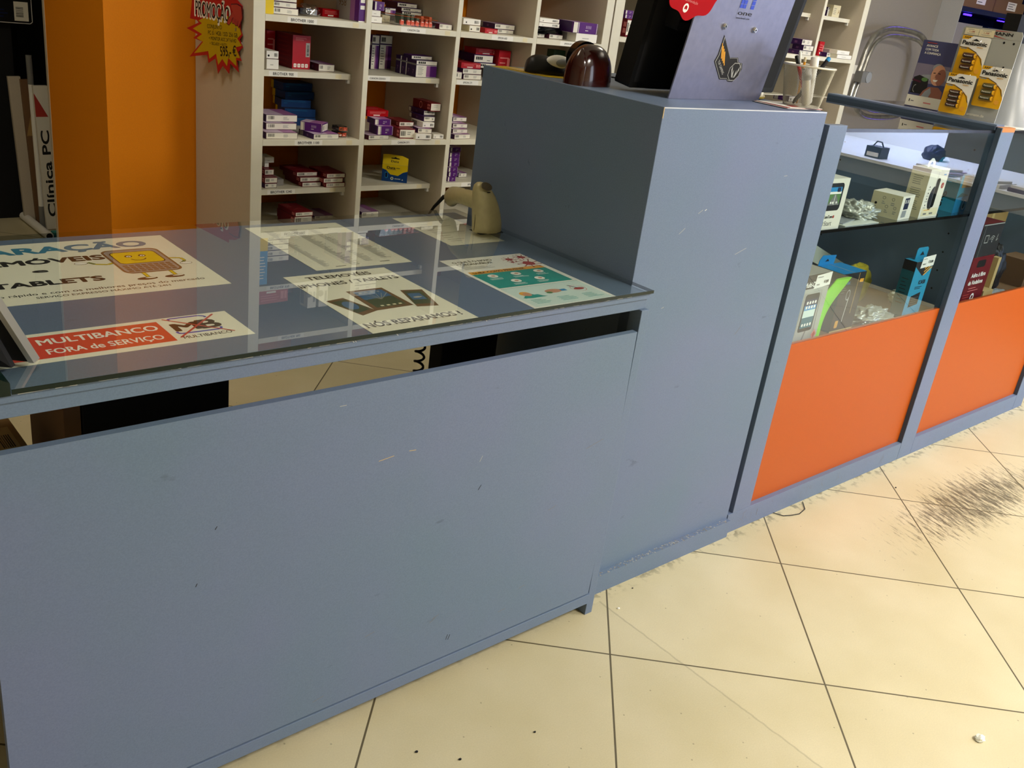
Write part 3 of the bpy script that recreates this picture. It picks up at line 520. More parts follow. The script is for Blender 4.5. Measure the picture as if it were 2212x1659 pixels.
BOXES = [
('A2', 0.0323, 1.66, 1.113, 0.0853, 0.02, 0.0, 0.11, 'ww', 'white box end with a barcode, lower of two beside blue box, first bay, top shelf'),
('A3', 0.0309, 1.66, 1.133, 0.0804, 0.0164, 0.0, 0.11, 'ww', 'white box end with a barcode, upper of two beside blue box, first bay, top shelf'),
('A5', 0.2532, 1.75, 1.113, 0.0676, 0.0241, 0.0, 0.05, 'rt', 'red box with pale lettering lying behind the clear bag, first bay, top shelf'),
('A6', 0.3144, 1.63, 1.113, 0.0226, 0.1164, 0.0, 0.14, 'tall', 'tall grey and purple box standing against the first divider, first bay, top shelf'),
('B1', 0.3787, 1.66, 1.113, 0.0435, 0.0198, 0.0, 0.08, 'wp', 'plain white box, bottom of the stack at the left, second bay, top shelf'),
('B2', 0.378, 1.66, 1.1328, 0.0374, 0.019, 0.0, 0.08, 'wp', 'plain white box under the bright purple box, second bay, top shelf'),
('B3', 0.398, 1.67, 1.1518, 0.0368, 0.0271, 0.0, 0.06, 'pp', 'bright purple box on top of the left stack, second bay, top shelf'),
('B4', 0.5019, 1.78, 1.113, 0.031, 0.0208, 0.0, 0.1, 'cream', 'cream box behind the cartridge tray, second bay, top shelf'),
('B5', 0.5249, 1.8, 1.1338, 0.0433, 0.024, 0.0, 0.1, 'bigp', 'purple and cream box on the cream box behind the tray, second bay, top shelf'),
('B6', 0.615, 1.83, 1.113, 0.0852, 0.0371, 0.0, 0.1, 'bigp', 'large white and purple box behind the cartridge tray, second bay, top shelf'),
('B7', 0.6117, 1.83, 1.1501, 0.0858, 0.0123, 0.0, 0.1, 'bw', 'white box with black marks, middle of the stack behind the tray, second bay, top shelf'),
('B8', 0.6002, 1.84, 1.1624, 0.0836, 0.0148, 0.0, 0.1, 'bw', 'white box with black marks, top of the stack behind the tray, second bay, top shelf'),
('B10', 0.6411, 1.64, 1.113, 0.0548, 0.0185, 0.0, 0.09, 'wwd', 'small white box with a barcode at the right of the tray, second bay, top shelf'),
('C1', 0.7879, 1.66, 1.113, 0.0479, 0.0212, 0.0, 0.09, 'wc', 'cream and white box with a round mark, lower left, third bay, top shelf'),
('C2', 0.7657, 1.67, 1.1342, 0.0772, 0.021, 0.0, 0.09, 'wr', 'white box with barcode at its right, upper left, third bay, top shelf'),
('C3', 0.8598, 1.66, 1.113, 0.0575, 0.0164, 0.0, 0.05, 'rd', 'small bright red box in front of the white boxes, third bay, top shelf'),
('C4', 0.9671, 1.72, 1.113, 0.0774, 0.0144, 0.0, 0.1, 'ww', 'long white box behind the red box, lower of two, third bay, top shelf'),
('C5', 0.9518, 1.72, 1.1274, 0.0968, 0.0182, 0.0, 0.1, 'wwp', 'long white box with purple side, upper of two, third bay, top shelf'),
('D1', 1.1472, 1.7, 1.113, 0.0388, 0.0167, 0.0, 0.08, 'wwd', 'small white box with a purple side, lower left corner, fourth bay, top shelf'),
('D2', 1.1913, 1.68, 1.113, 0.0713, 0.0163, 0.0, 0.1, 'wwd', 'white box with dark ends under the crumpled black bag, fourth bay, top shelf'),
('D3', 1.132, 1.68, 1.153, 0.1048, 0.0146, 0.0, 0.1, 'wr', 'white box, lower of two lying on the crumpled black bag, fourth bay, top shelf'),
('D4', 1.1417, 1.69, 1.1676, 0.1009, 0.0159, 0.0, 0.1, 'wr', 'white box with torn top edge, upper of two on black bag, fourth bay, top shelf'),
('D5', 1.2796, 1.625, 1.113, 0.1136, 0.0323, 0.0, 0.1, 'wp', 'blank white box under the big purple box, fourth bay, top shelf'),
('D6', 1.2586, 1.625, 1.1453, 0.1312, 0.0399, 0.0, 0.09, 'pb', 'big purple box with a white band lying on the blank white box, fourth bay'),
('E1', 0.0409, 1.71, 0.945, 0.0411, 0.0312, 0.0, 0.09, 'wp', 'blank bluish white box, lower left, first bay, second shelf'),
('E2', 0.045, 1.72, 0.9762, 0.0411, 0.0238, 0.0, 0.09, 'wr', 'white box with barcode on the blank white box, first bay, second shelf'),
('E3', 0.1564, 1.76, 0.945, 0.0639, 0.1042, 0.0, 0.12, 'redtall', 'tall dark red box with four white icons, first bay, second shelf'),
('E4', 0.236, 1.73, 0.945, 0.0592, 0.023, 0.0, 0.1, 'wwd', 'small white box with a barcode right of the tall red box, first bay, second shelf'),
('E5', 0.1211, 1.87, 0.945, 0.0299, 0.1029, 0.0, 0.06, 'rd', 'dark red box at the back left behind the white boxes, first bay, second shelf'),
('F1', 0.6018, 1.7, 0.945, 0.0894, 0.0569, 0.0, 0.028, 'bigp', 'white and purple box, front one of the row of four, second bay, second shelf'),
('F5', 0.6007, 1.73, 1.0019, 0.0876, 0.0125, 0.0, 0.05, 'bw', 'thin white and purple box lying on top of row of four, second bay, second shelf'),
('F6', 0.5188, 1.86, 0.945, 0.0306, 0.1164, 0.0, 0.03, 'bigp', 'tall purple box standing at the back left corner, second bay, second shelf'),
('F7', 0.5657, 1.88, 0.945, 0.0515, 0.1168, 0.0, 0.03, 'bigp', 'tall grey and purple box standing beside the back corner one, second bay, second shelf'),
('G1', 0.7885, 1.71, 0.945, 0.0261, 0.0249, 0.0, 0.09, 'wwd', 'narrow white box end with a barcode at the far left, third bay, second shelf'),
('G2', 0.8217, 1.71, 0.945, 0.0841, 0.0185, 0.0, 0.09, 'ww', 'white box at the bottom of the stack beside the tall counter, third bay, second shelf'),
('G3', 0.8166, 1.71, 0.9635, 0.0875, 0.0196, 0.0, 0.09, 'ww', 'white box directly under the crumpled red box, third bay, second shelf'),
('G4', 0.8153, 1.72, 0.9831, 0.0905, 0.0196, 0.0, 0.08, 'rd', 'bright red box on top of two white boxes, third bay, second shelf'),
('G5', 0.9048, 1.74, 0.985, 0.0923, 0.0186, 0.0, 0.08, 'bw', 'white box with black marks, lower one at the back, third bay, second shelf'),
('G6', 0.8911, 1.745, 1.0036, 0.0907, 0.0276, 0.0, 0.08, 'bw', 'purple box with white band, upper one at the back, third bay, second shelf'),
('G7', 0.9131, 1.83, 1.0036, 0.038, 0.0269, 0.0, 0.05, 'bw', 'dark purple box at the back left of the rear stack, third bay, second shelf'),
('G8', 0.9041, 1.755, 1.0312, 0.1105, 0.0211, 0.0, 0.07, 'rd', 'dark red box tilted on top of the rear stack, third bay, second shelf'),
('G9', 0.9932, 1.726, 0.945, 0.0567, 0.1086, 0.0, 0.05, 'rd', 'dark red hanging pack standing at the back right, third bay, second shelf'),
('H1', 1.3403, 1.8, 0.945, 0.0632, 0.1201, 0.0, 0.04, 'green', 'dark green pack at the back behind the black mouse, fourth bay, second shelf'),
('I1', 0.0045, 1.6322, 0.745, 0.1076, 0.0207, -0.04, 0.11, 'ww', 'wide white box with purple rim, bottom of three at the left, first bay, third shelf'),
('I2', 0.0264, 1.6764, 0.7657, 0.1072, 0.021, -0.008, 0.11, 'ww', 'wide white box with purple rim, middle of three at the left, first bay, third shelf'),
('I3', 0.0366, 1.6974, 0.7867, 0.1096, 0.0225, -0.018, 0.11, 'wwp', 'wide white box with purple rim, top of three at the left, first bay, third shelf'),
('I4', 0.1683, 1.6253, 0.745, 0.096, 0.0174, 0.045, 0.09, 'wwp', 'white box with purple side lying under the slanted purple box, first bay, third shelf'),
('I5', 0.157, 1.6941, 0.7624, 0.0739, 0.0286, -0.831, 0.06, 'pp', 'purple box with a white band lying slanted on a white box, first bay, third shelf'),
('J0', 0.1974, 1.8742, 0.745, 0.1098, 0.0275, -0.159, 0.09, 'blue', 'dark blue box at the bottom of the rear pile of five, first bay, third shelf'),
('J1', 0.2014, 1.8837, 0.7725, 0.1111, 0.0273, -0.131, 0.09, 'blue', 'dark blue box, second from the bottom of the rear pile, first bay, third shelf'),
('J2', 0.203, 1.9125, 0.7998, 0.1055, 0.0258, -0.157, 0.09, 'blue', 'dark blue box pushed left, middle of the rear pile, first bay, third shelf'),
('J3', 0.2247, 1.9156, 0.8256, 0.1116, 0.0249, 0.02, 0.09, 'blue', 'dark blue box, second from the top of the rear pile, first bay, third shelf'),
('J4', 0.2317, 1.9322, 0.8505, 0.111, 0.0272, 0.005, 0.09, 'blue', 'dark blue box on top of the rear pile of five, first bay, third shelf'),
('K1', 0.3711, 1.6161, 0.745, 0.0876, 0.0153, 0.102, 0.08, 'wwd', 'flat white box with a barcode at the bottom left, second bay, third shelf'),
('K2', 0.4093, 1.6212, 0.7603, 0.0591, 0.03, -0.071, 0.06, 'pb', 'purple box with white band, lower of two, second bay, third shelf'),
('K3', 0.4083, 1.6404, 0.7903, 0.0607, 0.0199, -0.119, 0.06, 'pb', 'purple box with white band, upper of two, second bay, third shelf'),
('K4', 0.4083, 1.6908, 0.8102, 0.0831, 0.021, -0.045, 0.08, 'rt', 'bright red box with a white stripe on top of left stack, second bay, third shelf'),
('K5', 0.5116, 1.6391, 0.745, 0.0624, 0.0335, -0.08, 0.1, 'rw', 'thick red box with white end label, lower of two, second bay, third shelf'),
('K6', 0.535, 1.6801, 0.7785, 0.061, 0.0168, -0.044, 0.1, 'rw', 'thin red box with white end label, upper of two, second bay, third shelf'),
('K7', 0.5672, 1.6196, 0.745, 0.0635, 0.0206, -0.082, 0.06, 'wr', 'white box at the bottom of the tall middle stack, second bay, third shelf'),
('K8', 0.5816, 1.6299, 0.7656, 0.0544, 0.0169, -0.168, 0.06, 'ww', 'white box with barcode, second from the bottom of the tall stack, second bay, third shelf'),
('K9', 0.6085, 1.6408, 0.7825, 0.0476, 0.0188, -0.071, 0.08, 'wr', 'white box with round mark, middle of the tall stack, second bay, third shelf'),
('K10', 0.6229, 1.6572, 0.8013, 0.046, 0.0171, -0.054, 0.1, 'wps', 'white box with long purple side, lower of the purple pair in the tall stack'),
('K11', 0.6406, 1.6847, 0.8184, 0.0483, 0.0161, -0.027, 0.1, 'wps', 'white box with long purple side, upper of the purple pair in the tall stack'),
('K12', 0.6541, 1.665, 0.8346, 0.0427, 0.0297, 0.0, 0.11, 'rw2', 'dark red box with a white end on top of tall stack, second bay, third shelf'),
('K13', 0.6541, 1.6339, 0.745, 0.0414, 0.0163, -0.123, 0.05, 'wr', 'small white and red box right of the tall stack, second bay, third shelf'),
('L1', 0.7405, 1.6236, 0.745, 0.0806, 0.0175, 0.121, 0.09, 'ww', 'white box, bottom of the stack of four, third bay, third shelf'),
('L2', 0.746, 1.6437, 0.7625, 0.0688, 0.0155, 0.016, 0.09, 'ww', 'white box, second from the bottom of four, third bay, third shelf'),
('L3', 0.7602, 1.6651, 0.7781, 0.066, 0.0156, -0.045, 0.09, 'ww', 'white box, third from the bottom of four, third bay, third shelf'),
('L4', 0.7933, 1.71, 0.7936, 0.0627, 0.0158, -0.029, 0.09, 'wwp', 'white box with purple top, topmost of four, third bay, third shelf'),
('M1', 0.0444, 1.71, 0.57, 0.0433, 0.0157, 0.0, 0.09, 'ww', 'white box at the bottom of the far left stack, first bay, fourth shelf'),
('M2', 0.0439, 1.71, 0.5857, 0.0451, 0.0198, 0.0, 0.09, 'rw', 'white ended red box, second from the bottom at far left, first bay, fourth shelf'),
('M3', 0.0586, 1.74, 0.6055, 0.0326, 0.0199, 0.0, 0.09, 'rw', 'white ended red box in the middle of the far left stack, first bay, fourth shelf'),
('M4', 0.0731, 1.77, 0.6254, 0.0146, 0.0141, 0.0, 0.06, 'wp', 'small greyish box near the top of the far left stack, first bay, fourth shelf'),
('M5', 0.0727, 1.77, 0.6395, 0.0337, 0.019, 0.0, 0.06, 'wp', 'shaded white box on top of the far left stack, first bay, fourth shelf'),
('N1', 0.1804, 1.71, 0.57, 0.0739, 0.0153, 0.0, 0.12, 'rw', 'red box with white end, bottom of the middle stack of three, first bay, fourth shelf'),
('N2', 0.1748, 1.715, 0.5853, 0.0776, 0.0158, 0.0, 0.12, 'rw', 'red box with white end, middle of the middle stack of three, first bay, fourth shelf'),
('N3', 0.1695, 1.73, 0.6011, 0.0799, 0.0143, 0.0, 0.12, 'rw', 'red box with white end, top of the middle stack of three, first bay, fourth shelf'),
('O1', 0.2683, 1.69, 0.57, 0.0754, 0.0155, 0.0, 0.12, 'rw', 'red box with white end, bottom of the right stack of three, first bay, fourth shelf'),
('O2', 0.2495, 1.69, 0.5855, 0.0777, 0.0163, 0.0, 0.12, 'rw', 'red box with white end, middle of the right stack of three, first bay, fourth shelf'),
('O3', 0.2611, 1.69, 0.6018, 0.0739, 0.0154, 0.0, 0.12, 'rw', 'red box with white end, top of the right stack of three, first bay, fourth shelf'),
('R1', 0.7963, 1.71, 0.57, 0.038, 0.0184, 0.0, 0.07, 'pp', 'purple box at the bottom of the tower of seven, third bay, fourth shelf'),
('R2', 0.7993, 1.71, 0.5884, 0.042, 0.0183, 0.0, 0.07, 'pp', 'purple box, second from the bottom of the tower of seven, third bay, fourth shelf'),
('R3', 0.7965, 1.71, 0.6067, 0.0434, 0.0171, 0.0, 0.07, 'pp', 'purple box, third from the bottom of the tower of seven, third bay, fourth shelf'),
('R4', 0.8048, 1.72, 0.6238, 0.0475, 0.0181, 0.0, 0.07, 'pp', 'purple box in the middle of the tower of seven, third bay, fourth shelf'),
('R5', 0.8037, 1.72, 0.6419, 0.0474, 0.0181, 0.0, 0.07, 'pp', 'purple box, third from the top of the tower of seven, third bay, fourth shelf'),
('R6', 0.8027, 1.72, 0.66, 0.0486, 0.018, 0.0, 0.07, 'pp', 'purple box, second from the top of the tower of seven, third bay, fourth shelf'),
('R7', 0.8106, 1.73, 0.678, 0.0515, 0.0158, 0.0, 0.07, 'pp', 'purple box on top of the tower of seven, third bay, fourth shelf'),
('R8', 0.8934, 1.77, 0.57, 0.0412, 0.0166, 0.0, 0.05, 'wwp', 'white and purple box leaning right of the purple tower, third bay, fourth shelf'),
('T1', 0.1317, 1.66, 0.483, 0.0669, 0.0146, 0.0, 0.12, 'rw', 'red box with white end, top of red pile just behind glass counter, first bay'),
('T2', 0.2626, 1.76, 0.44, 0.0771, 0.0126, 0.0, 0.1, 'wwp', 'white and purple box right of the red pile just behind the glass counter, first bay'),
('T3', 0.1317, 1.66, 0.44, 0.067, 0.0154, 0.0, 0.12, 'rw', 'red box with white end, lower of red pile just behind glass counter, first bay'),
('U1', 0.4433, 1.74, 0.44, 0.0729, 0.023, 0.0, 0.1, 'wwp', 'white and purple box in lower left of second bay just above glass counter'),
('V1', 1.5889, 1.66, 1.1475, 0.0303, 0.0694, 0.0, 0.1, 'rw', 'white and red box at the bottom of the stack left of the monitor, second shelving'),
('V2', 1.5711, 1.66, 1.2169, 0.0434, 0.0155, 0.0, 0.1, 'pp', 'purple box in the middle of the stack left of the monitor, second shelving'),
('V3', 1.5694, 1.66, 1.2324, 0.0461, 0.0154, 0.0, 0.1, 'pp', 'purple box on top of the stack left of the monitor, second shelving'),
('W1', 2.7866, 1.625, 1.147, 0.1014, 0.0209, 0.0, 0.09, 'wwp', 'white ended purple box, bottom of three right of the monitor, second shelving'),
('W2', 2.8079, 1.622, 1.1679, 0.086, 0.024, 0.0, 0.09, 'wwp', 'white ended purple box, middle of three right of the monitor, second shelving'),
('W3', 2.7901, 1.625, 1.1919, 0.0858, 0.0262, 0.0, 0.09, 'wwp', 'white ended purple box, top of three right of the monitor, second shelving'),
('W8', 3.0649, 1.7, 1.147, 0.0429, 0.0689, 0.0, 0.05, 'rd', 'red box standing in the last bay above the pen cup, second shelving'),
('W4', 3.086, 1.66, 1.147, 0.0857, 0.0218, 0.0, 0.09, 'wwp', 'white ended purple box next to the red box in the last bay, second shelving'),
('W5', 3.1223, 1.622, 1.147, 0.1359, 0.0196, 0.0, 0.09, 'wp', 'cream box, lower of two in the last bay, second shelving'),
('W6', 3.1129, 1.622, 1.1666, 0.1165, 0.0196, 0.0, 0.09, 'wp', 'cream box, upper of two in the last bay, second shelving'),
('W7', 3.0938, 1.69, 1.336, 0.066, 0.0557, 0.0, 0.06, 'cream', 'white printed box on the small upper shelf, last bay, second shelving'),
('W9', 3.0782, 1.71, 1.336, 0.0496, 0.0419, 0.0, 0.05, 'bigp', 'dark picture box left of the white box on the small upper shelf, second shelving')]
for (k, x, y, z, w, h, yaw, dep, st, lab) in BOXES:
    row = 'top' if z > 1.1 else 'second' if z > .9 else 'third' if z > .74 else 'fourth' if z > .56 else 'bottom'
    g = 'boxes on the second shelving unit' if x > 1.5 else 'ink boxes on the %s shelf' % row
    dx = {'J3': -.006, 'J4': -.012, 'O1': -.008}.get(k, 0)
    carton(NM.get(st, 'ink_box'), (x + dx, y, z + .0004), yaw, w, dep, h - .0006, st, lab, group=g)
for k, (dy, lab) in enumerate((('second'), ('third'), ('fourth')) and [(.029, 'second'), (.058, 'third'), (.087, 'fourth')]):
    carton('ink_box', (.602 - .004 * k, 1.70 + dy, .9454), 0, .0885, .0275, .0565 + .002 * k, 'bigp', 'white and purple box, %s from the front in the row of four, second bay' % lab, group='ink boxes on the second shelf')
for k, (x, z, lab) in enumerate(((.134, .4615, 'middle'), (.128, .4755, 'just under the top'))):
    pass
carton('toner_box', (.130, 1.663, .4552), 0, .068, .12, .0275, 'rw', 'red box with white end, hidden middle of the red pile behind the glass counter', group='ink boxes on the bottom shelf')
carton('toner_box', (-.0095, 1.64, 1.1134), 0, .034, .1, .165, 'bluetall', 'tall blue and yellow box in the left corner of the top shelf', group='ink boxes on the top shelf')
for k in range(3): carton('ink_box', (.0305 + .001 * k, 1.66, 1.1502 + .0196 * k), 0, .0805, .11, .0188, 'ww', 'white box, number %s up in the pile seen mirrored in the counter glass' % ('three', 'four', 'five')[k], group='ink boxes on the top shelf')
carton('toner_box', (.02, 1.70, 1.3225), .05, .12, .1, .05, 'rd', 'red box on the highest small shelf, seen mirrored in the counter glass', group='boxes mirrored in the glass')
carton('ink_box', (.215, 1.70, 1.3225), .05, .035, .05, .085, 'wr', 'upright white box on the highest small shelf, seen mirrored, left one', group='boxes mirrored in the glass')
carton('ink_box', (.26, 1.70, 1.3225), -.05, .035, .05, .085, 'wr', 'upright white box on the highest small shelf, seen mirrored, right one', group='boxes mirrored in the glass')
for k, lab in enumerate(('lowest', 'middle', 'highest')): carton('ink_box', (.40, 1.70, 1.3225 + .021 * k), 0, .1, .1, .02, 'wwp', 'white box, %s of three on the second bay high shelf, seen mirrored' % lab, group='boxes mirrored in the glass')
# clear bag with a dark cartridge and a foil pouch
t = thing('cartridge_bag', 'clear crinkled bag holding a dark cartridge beside the white boxes, first bay', 'bag', (.155, 1.70, 1.1134))
m = MB(); lump(m, (.02, .01, 0), (.042, .03, .022), 'plastic_film', 3, .3); m.build('bag', t)
m = MB(); m.box((-.012, -.005, .004), (.022, .02, .022), 'black'); m.cyl((.025, 0, .006), (.04, 0, .02), .004, 'chrome'); m.cyl((.035, .002, .004), (.043, .0, .024), .004, 'chrome'); m.box((.027, .0, .004), (.05, .018, .020), 'bag_grey'); m.build('cartridge', t)
# clear tray of orange clipped ink cartridges
t = thing('cartridge_tray', 'open clear plastic tray holding orange clipped ink cartridges, second bay, top shelf', 'tray', (.47, 1.645, 1.1134))
m = MB()
b0 = [(0, 0, .0), (.155, 0, 0), (.155, .07, 0), (0, .07, 0)]; b1 = [(-.012, -.004, .032), (.163, -.004, .026), (.163, .078, .026), (-.012, .078, .032)]
m.rings([b0, b1], 'plastic_film', caps=False, smooth=False); m.add(b0, [(0, 1, 2, 3)], 'plastic_film'); m.tube([Vector(p) for p in b1], .0009, 'amber_plastic', 6, closed=True); m.build('tray', t)
for k, (x, z, lean) in enumerate(((.030, .001, 0), (.056, .001, 0), (.072, .001, 0), (.090, .001, .5), (.112, .001, 0), (.128, .001, .5), (.146, .001, 0))):
    o = thing('ink_cartridge', 'ink cartridge with an orange clip in the open tray, second bay, top shelf', 'ink cartridge', (.47 + x, 1.650, 1.1150 + z), group='orange clipped cartridges in the tray', rot=(0, lean * .35, 0))
    m = MB(); m.box((-.0055, .008, .002), (.0055, .045, .032 if not lean else .026), 'screen_green' if k < 4 else 'amber_plastic'); m.build('body', o, .001)
    m = MB(); m.prism(Fr((0, .006, 0), (1, 0, 0), (0, 0, 1)), [(-.0065, 0), (.0065, 0), (.0065, .012), (.003, .017), (.0015, .0135), (-.001, .0165), (-.0045, .0165), (-.0065, .012)], .008, 'orange_clip'); m.build('clip', o, .0006)
    m = MB(); m.box((-.004, .0052, .0125), (.004, .0062, .0145), 'paper_white'); m.build('label', o)
# crumpled black bag under the two white boxes
m = MB(); lump(m, (0, 0, 0), (.085, .035, .022), 'black_gloss', 9, .38, sharp=True, nu=22, nv=12); o = m.build('black_bag'); o.location = (1.205, 1.718, 1.1262); tag(o, 'crumpled black plastic bag under two white boxes, fourth bay, top shelf', 'bag')
# clear packs of orange cartridges, third shelf
for k in range(2):
    t = thing('cartridge_pack', ('lower' if k == 0 else 'upper') + ' clear pack of orange cartridges at the right end of first bay, third shelf', 'ink cartridge', (.274 + .004 * k, 1.655, .7454 + .018 * k), .05 * k, 'clear packs of orange cartridges')
    m = MB(); lump(m, (.022, .02, 0), (.027, .03, .011), 'plastic_film', 5 + k, .22); m.build('film', t)
    m = MB(); m.box((.004, .008, .003), (.038, .045, .016), 'black'); m.box((.006, .0045, .003), (.019, .0082, .015), 'amber_plastic'); m.box((.022, .004, .003), (.037, .0082, .014), 'orange_clip'); m.cyl((.012, .004, .009), (.012, .002, .009), .0022, 'black', 8); m.build('cartridges', t)
# yellow and blue battery powered torch box with hanging tab
t = thing('ink_box', 'yellow and blue hanging box standing alone, second bay, fourth shelf', 'box', (.532, 1.760, .5704), -.62)
m = MB(); w, h = .092, .062; m.box((0, 0, 0), (w, .035, h), 'blue_box'); f = Fr((0, 0, 0), (1, 0, 0), (0, 0, 1)); L = Fr((0, .035, 0), (0, -1, 0), (0, 0, 1))
f.poly(m, [(0, h), (0, .045), (.014, .041), (.03, .026), (.058, .023), (.075, .036), (w, .042), (w, h)], 'yellow'); L.rect(m, 0, .045, .035, h, 'yellow')
f.text(m, 'Data', .017, .046, .0095, 'ink', .03, 3, bold=.03); f.lines(m, .05, .048, .07, .052, 1, 'ink', 3); f.ring(m, .037, .012, .003, .0055, 'box_white', 2); f.disc(m, .037, .012, .003, 'green_leaf', 2)
f.lines(m, .046, .009, .068, .014, 1, 'box_white', 2); f.poly(m, [(.072, .008), (.078, .008), (.075, .013)], 'box_white', 2); f.poly(m, rounded(.01, .012, .022, .034, .005), 'sky', 2); f.poly(m, rounded(.012, .014, .02, .032, .004), 'navy', 3)
f.lines(m, .02, .042, .062, .0445, 1, 'kraft', 3); m.build('carton', t)
m = MB(); f2 = Fr((0, .002, h), (1, 0, 0), (0, .35, 1)); m.prism(f2, [(0, 0), (w, 0), (w, .026), (.07, .034), (.02, .036), (0, .034)], .0008, 'yellow'); f2.text(m, 'Data', .03, .008, .008, 'ink', .028, 3, bold=.02)
f2.poly(m, [(.03, .021), (.060, .020), (.060, .023), (.050, .0245), (.045, .028), (.040, .0245), (.03, .024)], 'black', 3); m.build('hanging_tab', t)
# back corner card with black marks
m = MB(); m.box((0, 0, 0), (.05, .012, .062), 'box_grey'); f = Fr((0, 0, 0), (1, 0, 0), (0, 0, 1))
for k in range(4): f.rect(m, .002, .006 + .014 * k, .026, .014 + .014 * k, 'black')
o = m.build('card_box'); o.location = (.474, 1.95, .5955); tag(o, 'grey card box with black bars in the back corner, second bay, fourth shelf', 'box')
m = MB(); m.box((0, 0, 0), (.06, .05, .0247), 'box_white'); o = m.build('ink_box'); o.location = (.47, 1.94, .5704); tag(o, 'plain white box under the grey barred card, second bay, fourth shelf', 'box')
m = MB(); m.box((0, 0, 0), (.035, .07, .02), 'box_grey'); o = m.build('ink_box'); o.location = (.093, 1.74, .5704); tag(o, 'small grey box right of the far left stack, first bay, fourth shelf', 'box', 'ink boxes on the fourth shelf')
# ---------------------------------------------------------------- starburst promotion card on the shelf side
t = thing('promotion_card', 'red and yellow starburst price card on the shelving side panel', 'sign', (-.09, 2.02, 1.0))
U = (.036, -.36, 0)
star = [(.0125, .025), (.0805, .0142), (.0526, -.0004), (.1074, -.0037), (.0277, -.0605), (.1391, -.0402), (.1463, -.0636), (.1893, -.044), (.2037, -.0877), (.2317, -.0594), (.2694, -.0786), (.2758, -.0474), (.3251, -.0662), (.3135, -.0324), (.3403, -.0307), (.3184, -.0082), (.3459, .0091), (.3282, .0299), (.3437, .044), (.3301, .0613), (.3416, .1252), (.3127, .1395), (.2756, .1477), (.2754, .1583), (.057, .1565), (.0333, .0569), (.0757, .0564), (.0860, .0502)]
yel = [(.0515, .0282), (.1088, .0183), (.0749, .0024), (.1145, -.0041), (.058, -.0461), (.1463, -.0278), (.1535, -.0504), (.1934, -.0293), (.2064, -.0615), (.23, -.0398), (.258, -.0577), (.2646, -.0322), (.3126, -.0506), (.3093, -.0253), (.3321, -.0236), (.306, .0046), (.3418, .0133), (.3148, .031), (.3384, .0461), (.3274, .0623), (.2845, .0749), (.26, .0883), (.1148, .0667), (.0872, .0565), (.1075, .0504)]
f = Fr((0, 0, 0), U, (0, 0, 1), .0004); m = MB(); m.prism(f, star, .0012, 'red'); f.poly(m, yel, 'yellow_dark')
f.text(m, 'PROMOÇÃO', .0650, .0690, .0500, 'paper_white', .2100, 2, bold=.06); f.text(m, 'PROMOÇÃO', .0700, .0730, .0440, 'ink', .2000, 3, bold=.01)
for s, u, v, h, w in (('CONJUNTO', .1406, .0402, .0125, .087), ('PC i5 / 4GB / SSD 256 GB', .1463, .0220, .0125, .171), ('+ MONITOR AOC 24" Full HD', .152, .0070, .011, .159), ('+ TECLADO + RATO', .1563, -.0070, .009, .0995)): f.text(m, s, u, v, h, 'ink', w, 2, ang=.07)
f.text(m, '595,- €', .2202, -.0327, .030, 'ink', .092, 2, bold=.02, ang=.13)
hand = [(.2796, .1254), (.3127, .1295), (.339, .1249), (.3464, .0926), (.3248, .062), (.3141, .0675), (.3061, .0659), (.298, .071), (.2873, .0698), (.2845, .0776), (.2685, .0635), (.2549, .066), (.2602, .0775), (.2893, .1064), (.2784, .1159)]
f.poly(m, hand, 'wine', 3); c = (.305, .09); f.poly(m, [(c[0] + (a - c[0]) * .93, c[1] + (b - c[1]) * .93) for a, b in hand], 'brick', 4)
for a, b in (((.300, .074), (.296, .088)), ((.310, .070), (.308, .086)), ((.318, .068), (.320, .082)), ((.2855, .0790), (.292, .088))): f.line(m, [a, b], .0018, 'wine', 5)
m.build('card', t); m = MB(); f.poly(m, [(.30, .05), (.31, .05), (.31, .06), (.30, .06)], 'paper_white'); m.v = [(a, b, c_) for a, b, c_ in m.v]; m.box((.036, -.332, .010), (.0378, -.30, .022), 'paper_white'); m.build('sticky_tape', t)
# ---------------------------------------------------------------- papers under the counter glass
ZP = .7627
def sheet(name, label, cat, x, y, w, h, rz, mt='paper', z=ZP):
    m = MB(); m.box((0, 0, 0), (w, h, .0003), mt); f = Fr((0, 0, .0003), (1, 0, 0), (0, 1, 0), .00006)
    def done(grp='printed sheets under the counter glass'):
        o = m.build(name); o.location = (x, y, z); o.rotation_euler = (0, 0, rz); return tag(o, label, cat, grp)
    return m, f, done
# phone and tablet repair poster (left)
w, h = .42, .307
m, f, done = sheet('poster', 'large repair poster with a smiling cartoon mobile phone, under glass at left', 'poster', -.7312 - w, .3077, w, h, .0)
f.text(m, 'REPARAÇÃO', w - .415, h - .060, .036, 'sign_blue', .368, 2, bold=.07)
f.text(m, 'TELEMÓVEIS', w - .405, .187, .027, 'ink', .262, 2, bold=.07)
f.text(m, 'e', w - .270, .143, .017, 'ink', .022, 2, bold=.07); f.text(m, 'TABLETS', w - .345, .078, .024, 'ink', .165, 2, bold=.07)
f.text(m, 'Orçamento rápido e com os melhores preços do mercado', w - .415, .036, .011, 'ink', .385, 2, bold=.01)
f.text(m, 'SERVIÇO EXPRESSO MÁXIMO ATÉ 24H', w - .300, .0195, .0085, 'ink', .205, 2, bold=.01)
q = lambda u, v: (w + u, v)
f.line(m, [q(-.132, .165), q(-.150, .155), q(-.168, .162), q(-.176, .175)], .006, 'green_leaf', 2); f.line(m, [q(-.132, .165), q(-.150, .155), q(-.168, .162)], .004, 'yellow', 3)
f.line(m, [q(-.04, .165), q(-.022, .160), q(-.020, .145), q(-.028, .135)], .006, 'green_leaf', 2); f.line(m, [q(-.04, .165), q(-.022, .160), q(-.020, .145)], .004, 'yellow', 3)
